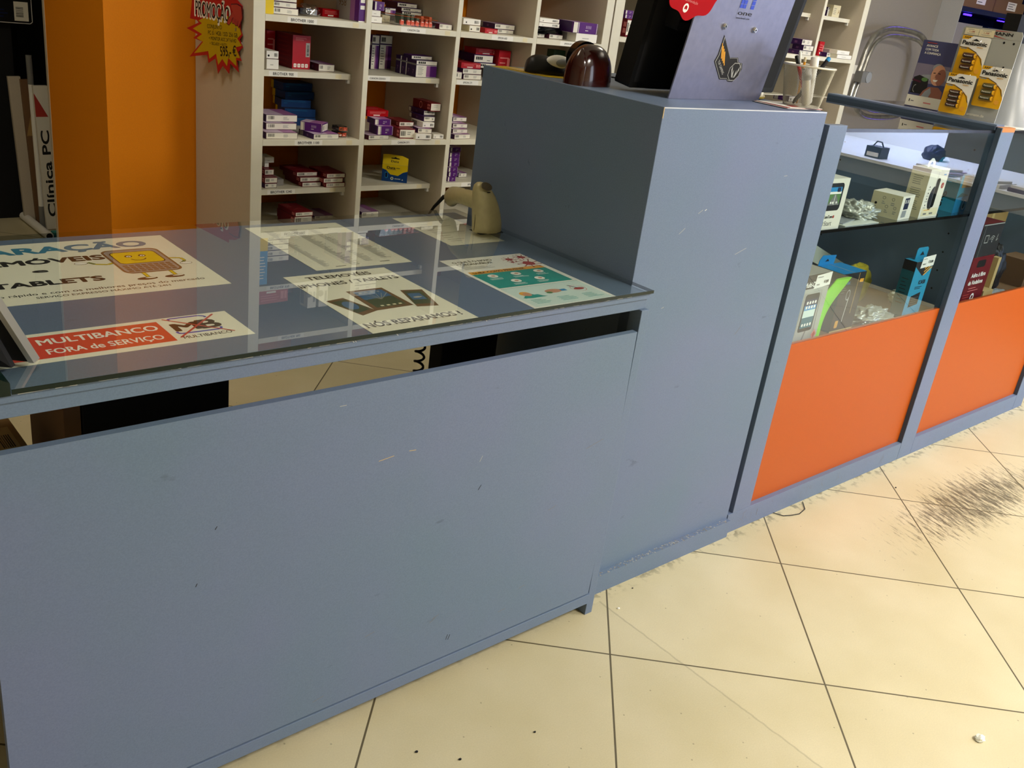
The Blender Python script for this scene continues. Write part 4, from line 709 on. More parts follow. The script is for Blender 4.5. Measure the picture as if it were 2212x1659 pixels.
for u, v in ((-.188, .172), (-.024, .130)):
    f.disc(m, w + u, v, .011, 'ink', 2, .007); f.disc(m, w + u, v, .010, 'paper_white', 3, .006)
for u in (-.112, -.066):
    f.line(m, [q(u, .098), q(u, .070)], .007, 'green_leaf', 2); f.line(m, [q(u, .098), q(u, .070)], .005, 'yellow', 3); f.disc(m, w + u - .004, .066, .017, 'ink', 4, .007); f.disc(m, w + u + .002, .068, .009, 'paper', 5, .003)
body = rounded(w - .140, .096, w - .040, .232, .016); f.poly(m, body, 'brown_board', 4); f.poly(m, rounded(w - .136, .100, w - .044, .228, .014), 'box_grey', 5); f.poly(m, rounded(w - .130, .148, w - .050, .216, .010), 'ink', 6); f.poly(m, rounded(w - .128, .150, w - .052, .214, .009), 'yellow', 7)
for u in (-.103, -.079): f.disc(m, w + u, .190, .0065, 'ink', 8); f.disc(m, w + u, .189, .004, 'paper_white', 9); f.disc(m, w + u, .188, .0018, 'ink', 10)
f.ring(m, w - .091, .178, .012, .0145, 'ink', 8, pi * 1.1, pi * 1.9)
for r_ in range(4):
    for c_ in range(8): f.poly(m, rounded(w - .131 + .0105 * c_, .105 + .0098 * r_, w - .1225 + .0105 * c_, .1125 + .0098 * r_, .0015, 2), 'brown_board', 6)
done()
# card terminal notice
w, h = .40, .105
m, f, done = sheet('notice', 'long red and white out of order notice with a crossed out logo', 'notice', -.7993 - w, .0822, w, h, .0)
m.v = [(a, b, c) for a, b, c in m.v]
f.rect(m, .02, .014, w - .1115, .094, 'sign_red'); f.text(m, 'MULTIBANCO', w - .281, .0615, .021, 'paper_white', .162, 2, bold=.025); f.text(m, 'FORA de SERVIÇO', w - .279, .0265, .0185, 'paper_white', .155, 2, bold=.02)
U0 = w - .10
f.text(m, 'M', U0 + .002, .048, .030, 'ink', .036, 2, bold=.06); f.text(m, 'B', U0 + .041, .046, .036, 'ink', .029, 2, bold=.05)
for pts in ([(.012, .090), (.010, .096), (.014, .099), (.058, .099), (.066, .094), (.066, .089)], [(.004, .046), (.004, .040), (.008, .037), (.064, .036), (.070, .040), (.070, .045)]): f.line(m, [(U0 + a - .004, b) for a, b in pts], .004, 'logo_blue', 2)
f.text(m, 'MULTIBANCO', U0 + .000, .0165, .0105, 'ink', .073, 2, bold=.01)
f.line(m, [(U0 - .001, .100), (U0 + .078, .021)], .003, 'cross_red', 4); f.line(m, [(U0 + .077, .098), (U0 - .003, .023)], .0035, 'cross_red', 5); done()
# repair flyer with three devices
w, h = .21, .297
m, f, done = sheet('flyer', 'white repair flyer with pictures of three phones and tablets', 'flyer', -.5301 - w / 2, .162 - h / 2, w, h, -.004)
q = lambda u, v: (u + w / 2, v + h / 2)
f.text(m, 'TELEMOVÉIS', *q(-.070, .1195), .0165, 'ink', .130, 2, bold=.035, ang=.0); f.text(m, 'IPHONES / TABLETS', *q(-.103, .084), .0175, 'ink', .200, 2, bold=.035); f.text(m, 'NÓS REPARAMOS !', *q(-.098, -.1215), .020, 'ink', .187, 2, bold=.035)
def device(pts, inner, c):
    f.poly(m, [q(*p) for p in pts], 'brown_board', 2); f.poly(m, [q(*p) for p in inner], c, 3)
device([(-.040, .045), (.033, .045), (.035, -.053), (-.043, -.056)], [(-.031, .037), (.026, .037), (.027, -.043), (-.033, -.045)], 'screen_green')
f.poly(m, [q(-.031, .037), q(.026, .037), q(.0265, .002), q(-.032, -.005)], 'screen_blue', 4)
for i in range(4): f.rect(m, q(-.024 + .012 * i, .03)[0], q(0, .027)[1], q(-.018 + .012 * i, .03)[0], q(0, .031)[1], 'pale_ink', 5); f.rect(m, q(-.022 + .012 * i, .03)[0], q(0, -.041)[1], q(-.016 + .012 * i, .03)[0], q(0, -.036)[1], 'cream', 5)
for i in range(5): f.line(m, [q(-.002, -.01), q(-.02 + .012 * i, .02)], .0012, 'pale_ink', 5)
device([(-.098, .012), (-.062, .018), (-.041, -.056), (-.076, -.069)], [(-.092, .004), (-.064, .009), (-.047, -.046), (-.077, -.056)], 'screen_green')
device([(.057, .022), (.098, .013), (.076, -.070), (.036, -.062)], [(.059, .014), (.092, .007), (.074, -.056), (.040, -.050)], 'screen_green'); f.poly(m, [q(.058, .002), q(.082, -.002), q(.076, -.035), q(.05, -.03)], 'screen_blue', 4); f.disc(m, *q(.066, -.02), .009, 'pale_ink', 5, .004)
f.disc(m, *q(-.07, -.02), .012, 'screen_blue', 4, .02); done()
# health information sheet
m, f, done = sheet('information_sheet', 'health leaflet with red virus drawings and a teal band', 'leaflet', -.1918 - w / 2, .1644 - h / 2, w, h, -.0204, 'paper_white')
f.text(m, 'O QUE É O NOVO', *q(-.088, .122), .0105, 'ink', .098, 2, bold=.03); f.text(m, 'CORONAVÍRUS?', *q(-.088, .1065), .0105, 'ink', .088, 2, bold=.03); f.text(m, 'SOBRE OS', *q(-.088, .099), .004, 'ink', .026, 2)
f.lines(m, *q(-.088, .080), *q(-.010, .097), 4, 'pale_ink')
f.rect(m, *q(-.096, .051), *q(.092, .066), 'amber', 2); f.text(m, 'SAIBA COMO PREVENIR', *q(-.089, .0535), .0095, 'ink', .131, 3, bold=.02); f.rect(m, *q(-.096, -.034), *q(.092, .051), 'teal', 2)
for u, v, r_ in ((.050, .117, .012), (.088, .124, .0135), (.045, .099, .006), (.076, .084, .020)):
    f.disc(m, *q(u, v), r_ * .7, 'brick', 4, r_ * .62)
    for k in range(9):
        a = k * 2 * pi / 9 + u * 50; f.line(m, [q(u, v), q(u + r_ * 1.35 * cos(a), v + r_ * 1.2 * sin(a))], r_ * .12, 'brick', 3); f.disc(m, *q(u + r_ * 1.35 * cos(a), v + r_ * 1.2 * sin(a)), r_ * .13, 'brick', 3, n=8)
for u, v in ((-.059, .033), (0, .034), (.060, .035), (-.030, -.004), (.030, -.004)):
    f.disc(m, *q(u, v), .0115, 'paper_white', 3, .0095); f.disc(m, *q(u + .001, v), .005, 'skin', 4, .0035); f.lines(m, *q(u - .018, v - .022), *q(u + .018, v - .012), 2, 'teal_pale', 3)
f.poly(m, [q(-.063 + .006 * cos(.3), -.075), q(-.052, -.085), q(-.030, -.098), q(-.070, -.100), q(-.088, -.095)], 'teal', 3)
f.rect(m, *q(-.097, -.142), *q(.097, -.040), 'teal_pale', 2); f.line(m, [q(-.097, -.040), q(.097, -.040)], .001, 'teal', 3)
f.disc(m, *q(-.068, -.076), .012, 'amber', 4, .011); f.disc(m, *q(-.066, -.080), .009, 'skin', 5, .009); f.poly(m, [q(-.085, -.098), q(-.035, -.098), q(-.045, -.084), q(-.078, -.086)], 'teal', 4)
f.disc(m, *q(0, -.078), .020, 'skin', 4, .010); f.poly(m, [q(.018, -.084), q(.032, -.084), q(.032, -.074), q(.018, -.074)], 'sky', 4); f.disc(m, *q(-.014, -.084), .007, 'green_leaf', 5, .005)
f.ring(m, *q(.064, -.080), .016, .017, 'pink', 4); f.disc(m, *q(.064, -.082), .013, 'brick', 4, .006); f.line(m, [q(.064, -.078), q(.052, -.060)], .003, 'wine', 5)
for u in (-.082, -.018, .046): f.lines(m, *q(u, -.130), *q(u + .042, -.106), 4, 'teal', 4, .3)
done()
# typed two column list, and the typed form under the scanner
m, f, done = sheet('list_sheet', 'typed sheet with long columns of small lines, at the back edge of the glass', 'printed list', -.4527 - w / 2, .4766 - h / 2, w, h, -.0135)
for u, n, v0, v1, l in ((.026, 60, .02, .265, .020), (.082, 48, .015, .268, .026), (.122, 34, .03, .262, .022), (.165, 26, .04, .17, .026)):
    r_ = random.Random(n)
    for i in range(n):
        vv = v0 + (v1 - v0) * i / n; f.rect(m, u, vv, u + l * (.4 + .6 * r_.random()), vv + .0021, 'grey_ink' if u > .03 else 'pale_ink', 2)
for u, v in ((.055, .222), (.15, .220), (.048, .012), (.148, .018), (.15, .262)): f.rect(m, u, v, u + .022, v + .0026, 'ink', 2)
done()
m, f, done = sheet('form_sheet', 'typed form lying under the glass below the barcode scanner', 'form', -.196, .400, .149, .226, -.01)
f.rect(m, .02, .20, .135, .2006, 'grey_ink', 2)
for i, (v, l) in enumerate(((.185, .11), (.178, .05), (.16, .03), (.145, .045), (.13, .028), (.115, .036), (.10, .03), (.085, .05), (.07, .03), (.055, .026), (.040, .045), (.028, .03), (.14, .08), (.092, .085))): f.rect(m, .022, v, .022 + l, v + .0022, 'grey_ink', 2)
f.rect(m, .10, .02, .125, .0222, 'grey_ink', 2); done()
# ---------------------------------------------------------------- easel frame at the left end
t = thing('sign_holder', 'leaning silver edged frame with a black back at the left end of the counter', 'frame', (-1.109, .070, H))
w_ = Vector((-.79, .61, 0)).normalized(); nrm = Vector((-.61, -.79, 0)).normalized(); up = Vector((-.30, .235, .70)).normalized()
f = Fr((0, 0, .001), w_, up); 
m = MB(); m.add([tuple(Vector(p)) for p in (f.p(0, 0, 0), f.p(.3, 0, 0), f.p(.3, .4, 0), f.p(0, .4, 0), f.p(0, 0, .014), f.p(.3, 0, .014), f.p(.3, .4, .014), f.p(0, .4, .014))], [(0, 3, 2, 1), (4, 5, 6, 7), (0, 1, 5, 4), (2, 3, 7, 6), (1, 2, 6, 5), (3, 0, 4, 7)], 'black_matte'); m.build('back_panel', t)
m = MB(); A = [f.p(-.003, 0, -.003), f.p(0.004, 0, -.003), f.p(.004, 0, .017), f.p(-.003, 0, .017)]; B = [f.p(-.003, .4, -.003), f.p(.004, .4, -.003), f.p(.004, .4, .017), f.p(-.003, .4, .017)]; m.rings([A, B], 'alu', smooth=False); m.build('edge_profile', t)
m = MB(); P = [(-.02, .0, .0), (-.16, .10, .0), (-.16, .10, .12), (-.03, .02, .03)]; P2 = [(a - .006, b - .006, c) for a, b, c in P]; m.rings([P, P2], 'black_matte', smooth=False); m.build('easel_leg', t)
# ---------------------------------------------------------------- barcode scanner standing on its nose
t = thing('barcode_scanner', 'beige handheld barcode scanner standing nose down on the glass by the tall cabinet', 'barcode scanner', (-.058, .452, H), .0)
m = MB(); R = []
prof = [(0, .0345, .020, 0, 0), (.004, .0358, .0225, 0, 0), (.02, .0352, .0235, -.001, .001), (.04, .0335, .0235, -.004, .003), (.06, .0305, .0225, -.008, .005), (.078, .0265, .0205, -.013, .007), (.092, .0215, .0175, -.018, .009), (.102, .0155, .013, -.022, .010), (.108, .008, .0065, -.024, .011), (.1095, .002, .0015, -.0245, .011)]
for z, a, b, cx, cy in prof:
    R.append([(cx + a * math.copysign(abs(cos(p)) ** .75, cos(p)), cy + b * math.copysign(abs(sin(p)) ** .75, sin(p)), z) for p in [2 * pi * k / 36 for k in range(36)]])
m.rings(R, 'scanner_beige'); m.build('head', t)
m = MB(); R = []
# handle: oval sections running back from the head
path = [((-.012, .014, .062), .020, .020), ((-.020, .045, .064), .018, .0185), ((-.012, .085, .060), .0165, .018), ((.004, .125, .052), .0165, .019), ((.018, .155, .043), .018, .021), ((.027, .172, .034), .018, .022), ((.030, .180, .030), .014, .018), ((.031, .183, .029), .005, .008)]
for i, (c, a, b) in enumerate(path):
    c = Vector(c); tdir = (Vector(path[min(i + 1, len(path) - 1)][0]) - Vector(path[max(i - 1, 0)][0])).normalized(); s_ = tdir.cross(Vector((0, 0, 1))).normalized(); u_ = s_.cross(tdir)
    R.append([tuple(c + a * cos(2 * pi * k / 24) * s_ + b * sin(2 * pi * k / 24) * u_) for k in range(24)])
m.rings(R, 'scanner_beige'); m.build('handle', t)
m = MB(); lump(m, (-.014, .062, .068), (.013, .024, .013), 'scanner_dark', 1, .03, flat=False); m.build('trigger', t)
m = MB(); m.rings([[(-.0205 + r_ * 1.15 * cos(2 * pi * k / 24), -.0075 + dz * .15 + r_ * .62 * sin(2 * pi * k / 24) - 0, .1035 + r_ * .62 * sin(2 * pi * k / 24)) for k in range(24)] for r_, dz in ((.0125, 0), (.0115, -.012))], 'scanner_dark'); m.build('badge', t)
m = MB(); m.box((-.020, -.0135, .0905), (-.013, -.0105, .0922), 'black'); m.build('indicator_slot', t)
m = MB(); m.tube([(-.0355, .001, .004), (-.0367, .0, .03), (-.0365, .002, .055), (-.0325, .004, .08), (-.026, .004, .096)], .0009, 'scanner_dark', 6); m.build('seam', t)
m = MB(); m.box((-.0335, -.0195, .0003), (.0335, .0195, .0012), 'black'); m.build('window', t)
m = MB(); m.tube([(.030, .180, .034), (.022, .196, .030), (.012, .203, .014), (.008, .210, .004), (.005, .235, -.03), (0.005, .24, -.2)], [.0055, .005, .0042, .0038, .0022, .0022], 'black', 10)
m.build('cable', t)
# ---------------------------------------------------------------- on the tall cabinet
ZT = 1.1112
m = MB(); f = Fr((0, 0, .0004), (1, 0, 0), (0, 1, 0)); P = [(-.0, .150), (.032, .0), (.058, -.010), (.108, -.03), (.135, .0), (.095, .12), (.055, .165)]
m.prism(f, P, .0008, 'yellow_dark'); m.prism(Fr((0, 0, .0016), (1, 0, 0), (0, 1, 0)), [(.022, .12), (.045, .03), (.10, .03), (.08, .12)], .0008, 'kraft_light')
o = m.build('envelope'); o.location = (.008, .432, ZT); tag(o, 'yellow paper envelope sticking out under the black computer mouse', 'envelope')
t = thing('computer_mouse', 'black computer mouse with a silver side on the yellow envelope', 'computer mouse', (.088, .485, ZT + .0022), -.25)
m = MB(); R = []
for i in range(15):
    s_ = i / 14; x = -.052 + .104 * s_; k = math.sqrt(max(0.0, 1 - (2 * s_ - 1) ** 2)) ** .7; hh = .040 * k * (1.12 - .55 * s_) + .001; ww = .029 * k + .001
    R.append([(x, ww * cos(p), hh * max(sin(p), -.02) + .001) for p in [2 * pi * q_ / 28 for q_ in range(28)]])
m.rings(R, 'black'); m.build('body', t)
m = MB(); lump(m, (.018, -.018, .027), (.030, .012, .0145), 'white_plastic', 2, .01, flat=False); m.build('silver_shell', t)
m = MB(); lump(m, (.022, -.024, .0265), (.019, .008, .0095), 'bag_grey', 2, .01, flat=False); m.build('thumb_rest', t)
m = MB(); m.tube([(.045, 0, .004), (.075, .0, .003), (.10, .02, .003), (.16, .03, .003), (.2, .0, .003)], .0018, 'black', 8); m.build('cable', t)
# glossy red brown domed desk device
t = thing('tape_dispenser', 'glossy translucent red brown domed desk device with a dark wheel', 'tape dispenser', (.070, .335, ZT), .10)
m = MB(); R = []
for i in range(17):
    s_ = sin(pi / 2 * i / 16); z = .080 * s_; k = max(0.0, 1 - s_ ** 2.6) ** .5
    a_, b_ = .060 * (.12 + .88 * k) if i < 16 else .004, .036 * (.12 + .88 * k) if i < 16 else .003
    R.append([(a_ * math.copysign(abs(cos(p)) ** .8, cos(p)), b_ * math.copysign(abs(sin(p)) ** .8, sin(p)), z) for p in [2 * pi * q_ / 40 for q_ in range(40)]])
m.rings(R, 'brown_gloss'); m.build('shell', t)
m = MB(); R = []
for i in range(9):
    s_ = i / 8; r_ = .018 * (1 - s_ ** 4) + .002; R.append([(-.042 + r_ * cos(p) + .006 * s_, -.004 + 1.2 * r_ * sin(p), .072 * s_) for p in [2 * pi * q_ / 20 for q_ in range(20)]])
m.rings(R, 'brown_gloss'); m.build('side_lobe', t)
m = MB(); m.cyl((.022, .030, .046), (.026, .050, .046), .037, 'black_gloss', 32); m.build('wheel', t)
# monitor seen from behind, silver plate in front
ya, th = .07, radians(9.5)
def tilted(P, yaw):
    U_ = Vector((cos(yaw), sin(yaw), 0)); n_ = Vector((sin(yaw), -cos(yaw), 0)); V_ = cos(th) * Vector((0, 0, 1)) + sin(th) * n_; return U_, V_
t = thing('monitor', 'black computer monitor seen from behind on the tall cabinet, tilted forward', 'monitor', (0, 0, 0))
U_, V_ = tilted(None, ya); f = Fr((.106, .25, 1.1195), U_, V_)
m = MB(); m.prism(f, rounded(0, 0, .572, .345, .006), .040, 'black'); f.poly(m, rounded(.012, .012, .56, .333, .006), 'black_matte'); m.build('housing', t, .002)
m = MB(); f2 = Fr(f.p(0, 0, .034), U_, V_); m.prism(f2, rounded(.055, .128, .40, .335, .008), .036, 'black_matte')
for k in range(9): f2.rect(m, .058, .145 + .011 * k, .125, .150 + .011 * k, 'black_gloss')
m.build('vented_bulge', t)
m = MB(); m.prism(Fr(f.p(0, 0, .03), U_, V_), [(.20, -.002), (.36, -.002), (.36, .14), (.20, .14)], .03, 'black'); m.build('neck', t)
m = MB(); m.box((.24, .215, 1.1112), (.52, .245, 1.1140), 'black_gloss'); m.box((.24, .32, 1.1112), (.52, .40, 1.1140), 'black_gloss'); m.build('foot', t)
m = MB(); f3 = Fr(f.p(0, 0, -.0405), -U_, V_); m.prism(Fr(f.p(.566, .006, -.0405), -U_, V_), [(0, 0), (.56, 0), (.56, .333), (0, .333)], .0006, 'black_gloss'); m.build('screen', t)
t = thing('metal_plate', 'leaning silver metal plate with logo stickers in front of the black monitor', 'metal plate', (0, 0, 0))
U_, V_ = tilted(None, .064); f = Fr((.146, .172, 1.1114), U_, V_, .0003); m = MB(); m.prism(f, [(0, 0), (.342, 0), (.342, .33), (0, .33)], .003, 'steel')
m.build('plate', t, .0005)
for u, v in ((.1091, .1516), (.222, .151)):
    m = MB(); m.tube([f.p(u, v, 0), f.p(u, v, .003), f.p(u, v, .006)], [.0068, .0066, .0045], 'chrome', 18); f.disc(m, u, v, .002, 'black', 22, n=6); m.build('screw', t)
m = MB(); f.rect(m, .139, .168, .197, .222, 'steel', 1); f.text(m, 'one', .1418, .1765, .0095, 'ink', .052, 3); f.text(m, 'www.level1.com', .1405, .1690, .0035, 'ink', .050, 3, bold=.02)
for i in range(2):
    for j in range(4): f.rect(m, .1412 + .0115 * i, .190 + .0085 * j, .1518 + .0115 * i, .1975 + .0085 * j, 'logo_blue', 3); 
for j in range(4): f.rect(m, .1808, .190 + .0085 * j, .1935, .1975 + .0085 * j, 'logo_blue', 3)
m.build('sticker', t)
m = MB()
out = [(.1146, .1336), (.1203, .1180), (.1290, .1020), (.1540, .0905), (.170, .0860), (.1760, .0900), (.1990, .0912), (.2060, .0840), (.2230, .0790), (.2275, .0680), (.2200, .0500), (.2080, .0395), (.1900, .0400), (.1840, .0445), (.1565, .0435), (.1225, .0620), (.1150, .0810), (.1225, .0950)]
out = [(.1206, .1346), (.1700, .0890), (.1725, .0905), (.1988, .0915), (.2066, .0824), (.2230, .0800), (.2285, .0680), (.2220, .0500), (.2080, .0395), (.1900, .0400), (.1840, .0440), (.1565, .0435), (.1160, .0800), (.1215, .0950)]
f.poly(m, out, 'ink', 2); c = (.168, .075); f.poly(m, [(c[0] + (a - c[0]) * .94, c[1] + (b - c[1]) * .94) for a, b in out], 'pale_ink', 3); f.poly(m, [(c[0] + (a - c[0]) * .90, c[1] + (b - c[1]) * .90) for a, b in out], 'ink', 4)
for k in range(4): f.line(m, [(.1228 + .0062 * k, .1180 - .0055 * k), (.1370 + .0062 * k, .0870 - .0045 * k)], .0024, 'amber', 5)
f.text(m, 'TUF GAMING', .1275, .0800, .0065, 'pale_ink', .042, 5, bold=.02, ang=-.68)
oc = [(.202 + .0235 * cos(pi / 8 + k * pi / 4), .0615 + .0205 * sin(pi / 8 + k * pi / 4)) for k in range(8)]; f.poly(m, oc, 'pale_ink', 5); f.poly(m, [(.202 + (a - .202) * .92, .0615 + (b - .0615) * .92) for a, b in oc], 'ink', 6)
for s_ in (1, -1): f.poly(m, [(.202 + s_ * .001, .049), (.202 + s_ * .006, .050), (.202 + s_ * .015, .066), (.202 + s_ * .0135, .074), (.202 + s_ * .010, .066), (.202 + s_ * .008, .058), (.202 + s_ * .005, .066), (.202 + s_ * .003, .056)], 'pale_ink', 7)
m.build('sticker', t)
# red wavy badge
t = thing('round_badge', 'red wavy edged round badge with white lettering on the silver plate corner', 'badge', (0, 0, 0))
f = Fr(f.p(-.0085, 0, .008), U_, V_, .0003); m = MB(); cx, cy, r0 = -.022, .242, .084; n = 96
m.prism(f, [(cx + (r0 + .0042 * cos(9 * a + 2.2)) * cos(a) * 1.12, cy + (r0 + .0042 * cos(9 * a + 2.2)) * sin(a)) for a in [2 * pi * k / n for k in range(n)]], .0012, 'red_bright')
f.ring(m, cx - .018, .1770, .0048, .0085, 'paper_white', 2); f.poly(m, [(cx - .023, .174), (cx - .018, .1685), (cx - .016, .175)], 'paper_white', 2)
f.text(m, 'recomendação', cx - .030, .1905, .0055, 'pink', .046, 2, ang=-.12); f.text(m, 'A melhor', cx - .004, .2000, .0065, 'pink', .034, 2, ang=-.12); f.disc(m, cx, cy, .030, 'red', 2); m.build('badge', t)
# cable, leaflets and mesh pen cup
m = MB(); m.tube([(.50, .215, 1.1135), (.512, .200, 1.117), (.520, .215, 1.1145), (.530, .21, 1.118), (.538, .222, 1.1140), (.53, .24, 1.114)], .0022, 'yellow_dark', 8); m.tube([(.505, .212, 1.1160), (.522, .205, 1.121), (.535, .215, 1.1165)], .0018, 'cream', 8); o = m.build('cable_knot'); tag(o, 'small knotted yellow cable behind the corner of the silver plate', 'cable')
t = thing('leaflet_stack', 'small pile of red and white leaflets under the mesh pen cup', 'leaflets', (.435, .085, 1.1114), -.10)
for k, (mt, dx, dy, a) in enumerate((('ink', 0, 0, 0), ('paper_white', .004, -.004, .03), ('red', .008, .002, -.02), ('paper_white', .014, -.003, .05))):
    m = MB(); m.X = Matrix.Rotation(a, 4, 'Z'); m.box((dx, dy, .0009 * k), (dx + .118, dy + .095, .0009 * k + .0007), mt); Fr((0, 0, .0009 * k + .0007), (1, 0, 0), (0, 1, 0)).rect(m, dx + .02, dy + .01, dx + .10, dy + .03, 'cross_red' if k == 3 else 'navy'); m.build('leaflet', t)
cupx, cupy, cupz = .5285, .108, 1.1153
t = thing('pen_cup', 'white wire mesh pen cup on the right corner of the tall cabinet', 'pen cup', (cupx, cupy, cupz))
r0, r1, hc = .040, .0560, .086
m = MB(); nu, nv = 84, 40; pts = [((r0 + (r1 - r0) * j / nv) * cos(2 * pi * (i + .5 * j) / nu), (r0 + (r1 - r0) * j / nv) * sin(2 * pi * (i + .5 * j) / nu), hc * j / nv) for j in range(nv + 1) for i in range(nu)]
def ringed(i, j): return j * nu + (i % nu)
F = []
for j in range(0, nv - 1):
    for i in range(nu):
        if j % 2 == 0: F.append((ringed(i, j), ringed(i, j + 1), ringed(i - 1, j + 2), ringed(i - 1, j + 1)))
        else: F.append((ringed(i, j), ringed(i, j + 1), ringed(i - 1, j + 2), ringed(i - 1, j + 1)))
m.add(pts, F[:nu * (nv - 1)], 'wire_grey'); o = m.build('mesh_wall', t); wf = o.modifiers.new('wire', 'WIREFRAME'); wf.thickness = .00055; wf.use_even_offset = False
m = MB(); m.tube([(r1 * cos(2 * pi * k / 48), r1 * sin(2 * pi * k / 48), hc) for k in range(48)], .0022, 'wire_white', 8, closed=True); m.build('rim', t)
m = MB(); m.lathe([(r0, 0), (r0 + .0004, .003)], (0, 0, 0), 'wire_white', 40); m.build('base', t)
def pen(name, label, b, tp, r_, c1, c2, tipf=.82, cat='pen', grp='pens in the mesh cup'):
    P0 = Vector(b); P1 = Vector(tp); t_ = thing(name, label, cat, (cupx, cupy, cupz), 0, grp); q_ = P0.lerp(P1, tipf)
    a = MB(); a.tube([P0, P0.lerp(P1, .06), q_], [r_ * .35, r_, r_], c1, 14); a.build('barrel', t_)
    a = MB(); a.tube([q_, P0.lerp(P1, .985), P1], [r_ * 1.12, r_ * 1.08, r_ * .8], c2, 14); a.build('cap', t_)
pen('pen', 'black and red pen at the left side of the mesh cup', (.005, -.012, .004), (-.034, .018, .104), .0040, 'red', 'black')
pen('pen', 'white pen with a pointed top in the mesh cup', (.004, .012, .004), (-.020, .020, .113), .0030, 'white_plastic', 'white_plastic')
pen('pencil', 'yellow pencil in the mesh cup beside the white pen', (-.006, .008, .004), (-.010, .010, .103), .0028, 'amber', 'cream', .9, 'pencil')
pen('marker', 'thick white marker standing in the middle of the mesh cup', (.014, -.008, .004), (.006, -.004, .106), .0085, 'white_plastic', 'paper_white', .8, 'marker')
pen('pen', 'dark blue pen leaning to the right in the mesh cup', (-.018, .010, .004), (.044, -.016, .108), .0045, 'ink', 'sky', .93)
pen('highlighter', 'fat grey marker low in the mesh cup', (-.006, -.016, .004), (-.026, -.010, .082), .0095, 'wire_white', 'pale_ink', .7, 'marker')
# ---------------------------------------------------------------- goods in the display cases
def goods(name, label, x, y, z, w, d, h, mt, yaw=0, cat='box', group='boxed goods in the display case', rot=None):
    t_ = thing(name, label, cat, (x, y, z), yaw, group, rot); m_ = MB(); m_.box((0, 0, 0), (w, d, h), mt)
    return t_, m_, Fr((0, 0, 0), (1, 0, 0), (0, 0, 1)), Fr((0, d, 0), (0, -1, 0), (0, 0, 1))
zs_ = .8208
t, m, f, L = goods('navigation_box', 'white box picturing a satellite navigator, left end of the upper glass shelf', .690, .0925, zs_, .111, .06, .128, 'box_white')
scr = rounded(.019, .048, .090, .117, .010); f.poly(m, scr, 'black'); f.poly(m, rounded(.030, .062, .082, .107, .002), 'sky', 2); f.rect(m, .030, .062, .082, .090, 'green_leaf', 3)
f.poly(m, [(.030, .062), (.082, .062), (.060, .090), (.054, .090)], 'grey_ink', 4); f.line(m, [(.056, .063), (.057, .088)], .0018, 'paper_white', 5); f.rect(m, .030, .090, .082, .096, 'paper_white', 4); f.rect(m, .062, .095, .076, .106, 'navy', 5)
for u in (.040, .049, .066): f.rect(m, u, .066, u + .006, .071, 'paper_white', 5)
f.text(m, 'TomTom', .028, .029, .008, 'ink', .040, 2, bold=.03); f.disc(m, .0735, .032, .004, 'brick', 2, n=12); f.text(m, 'Start', .038, .010, .013, 'grey_ink', .034, 2); f.ring(m, .0285, .0155, .005, .0064, 'grey_ink', 2, pi * .65, pi * 2.35); f.line(m, [(.0285, .016), (.0285, .0225)], .0013, 'grey_ink', 2)
m.build('carton', t)
t, m, f, L = goods('small_box', 'small cream box with line icons between the foil bags and tall white box', 1.118, .1, zs_, .088, .085, .066, 'box_white', .12)
f.rect(m, .020, .028, .054, .060, 'navy'); f.rect(m, .018, .006, .050, .025, 'bag_grey'); f.bars(m, .024, .045, .034, .055, 'paper_white', 2, 4); f.bars(m, .040, .045, .050, .055, 'paper_white', 2, 4); L.rect(m, 0, 0, .085, .066, 'cream')
L.disc(m, .014, .034, .0036, 'black', 2)
for u, v in ((.034, .052), (.060, .052), (.046, .030), (.070, .030)): L.ring(m, u, v, .0035, .0045, 'grey_ink', 2, n=8); L.lines(m, u - .004, v - .018, u + .006, v - .008, 2, 'pale_ink')
L.lines(m, .008, .008, .02, .028, 3, 'pale_ink'); m.build('carton', t)
t, m, f, L = goods('accessory_box', 'tall white hanging box picturing a black remote and oval on the upper shelf', 1.236, .100, zs_, .118, .055, .138, 'box_white', .03)
f.disc(m, .052, .055, .0215, 'black', 1, .034); f.poly(m, rounded(.056, .028, .076, .112, .008), 'black_gloss', 2); f.line(m, [(.0535, .03), (.0535, .13)], .0012, 'bag_grey', 3); f.disc(m, .098, .090, .0085, 'brick', 2); f.text(m, '2,4', .094, .087, .005, 'paper_white', .008, 3)
f.rect(m, .010, .004, .112, .026, 'cream', 1); f.lines(m, .022, .019, .080, .023, 1, 'amber', 2); f.rect(m, .024, .008, .044, .013, 'grey_ink', 2); f.rect(m, .062, .008, .084, .013, 'grey_ink', 2); f.lines(m, .088, .118, .106, .124, 1, 'sky', 2)
for v in (.036, .054, .070, .088): f.disc(m, .020, v, .0025, 'ink', 2); f.lines(m, .012, v - .010, .028, v - .005, 1, 'pale_ink', 2)
L.rect(m, 0, 0, .055, .138, 'cream')
for v in (.02, .055, .09): L.lines(m, .01, v, .045, v + .028, 5, 'grey_ink', 2, .25)
m.build('carton', t)
m = MB(); fh = Fr((.034, .03, .138), (1, 0, 0), (0, 0, 1))
m.prism(fh, [(0, 0), (.012, 0), (.014, .010), (.024, .016), (.034, .010), (.036, 0), (.048, 0), (.046, .014), (.030, .024), (.018, .024), (.002, .014)], .001, 'paper_white'); m.build('hang_tab', t)
t, m, f, L = goods('clip_box', 'blue box marked Skg at the right end of the upper glass shelf', 1.470, .112, zs_, .088, .09, .110, 'cyan', .03)
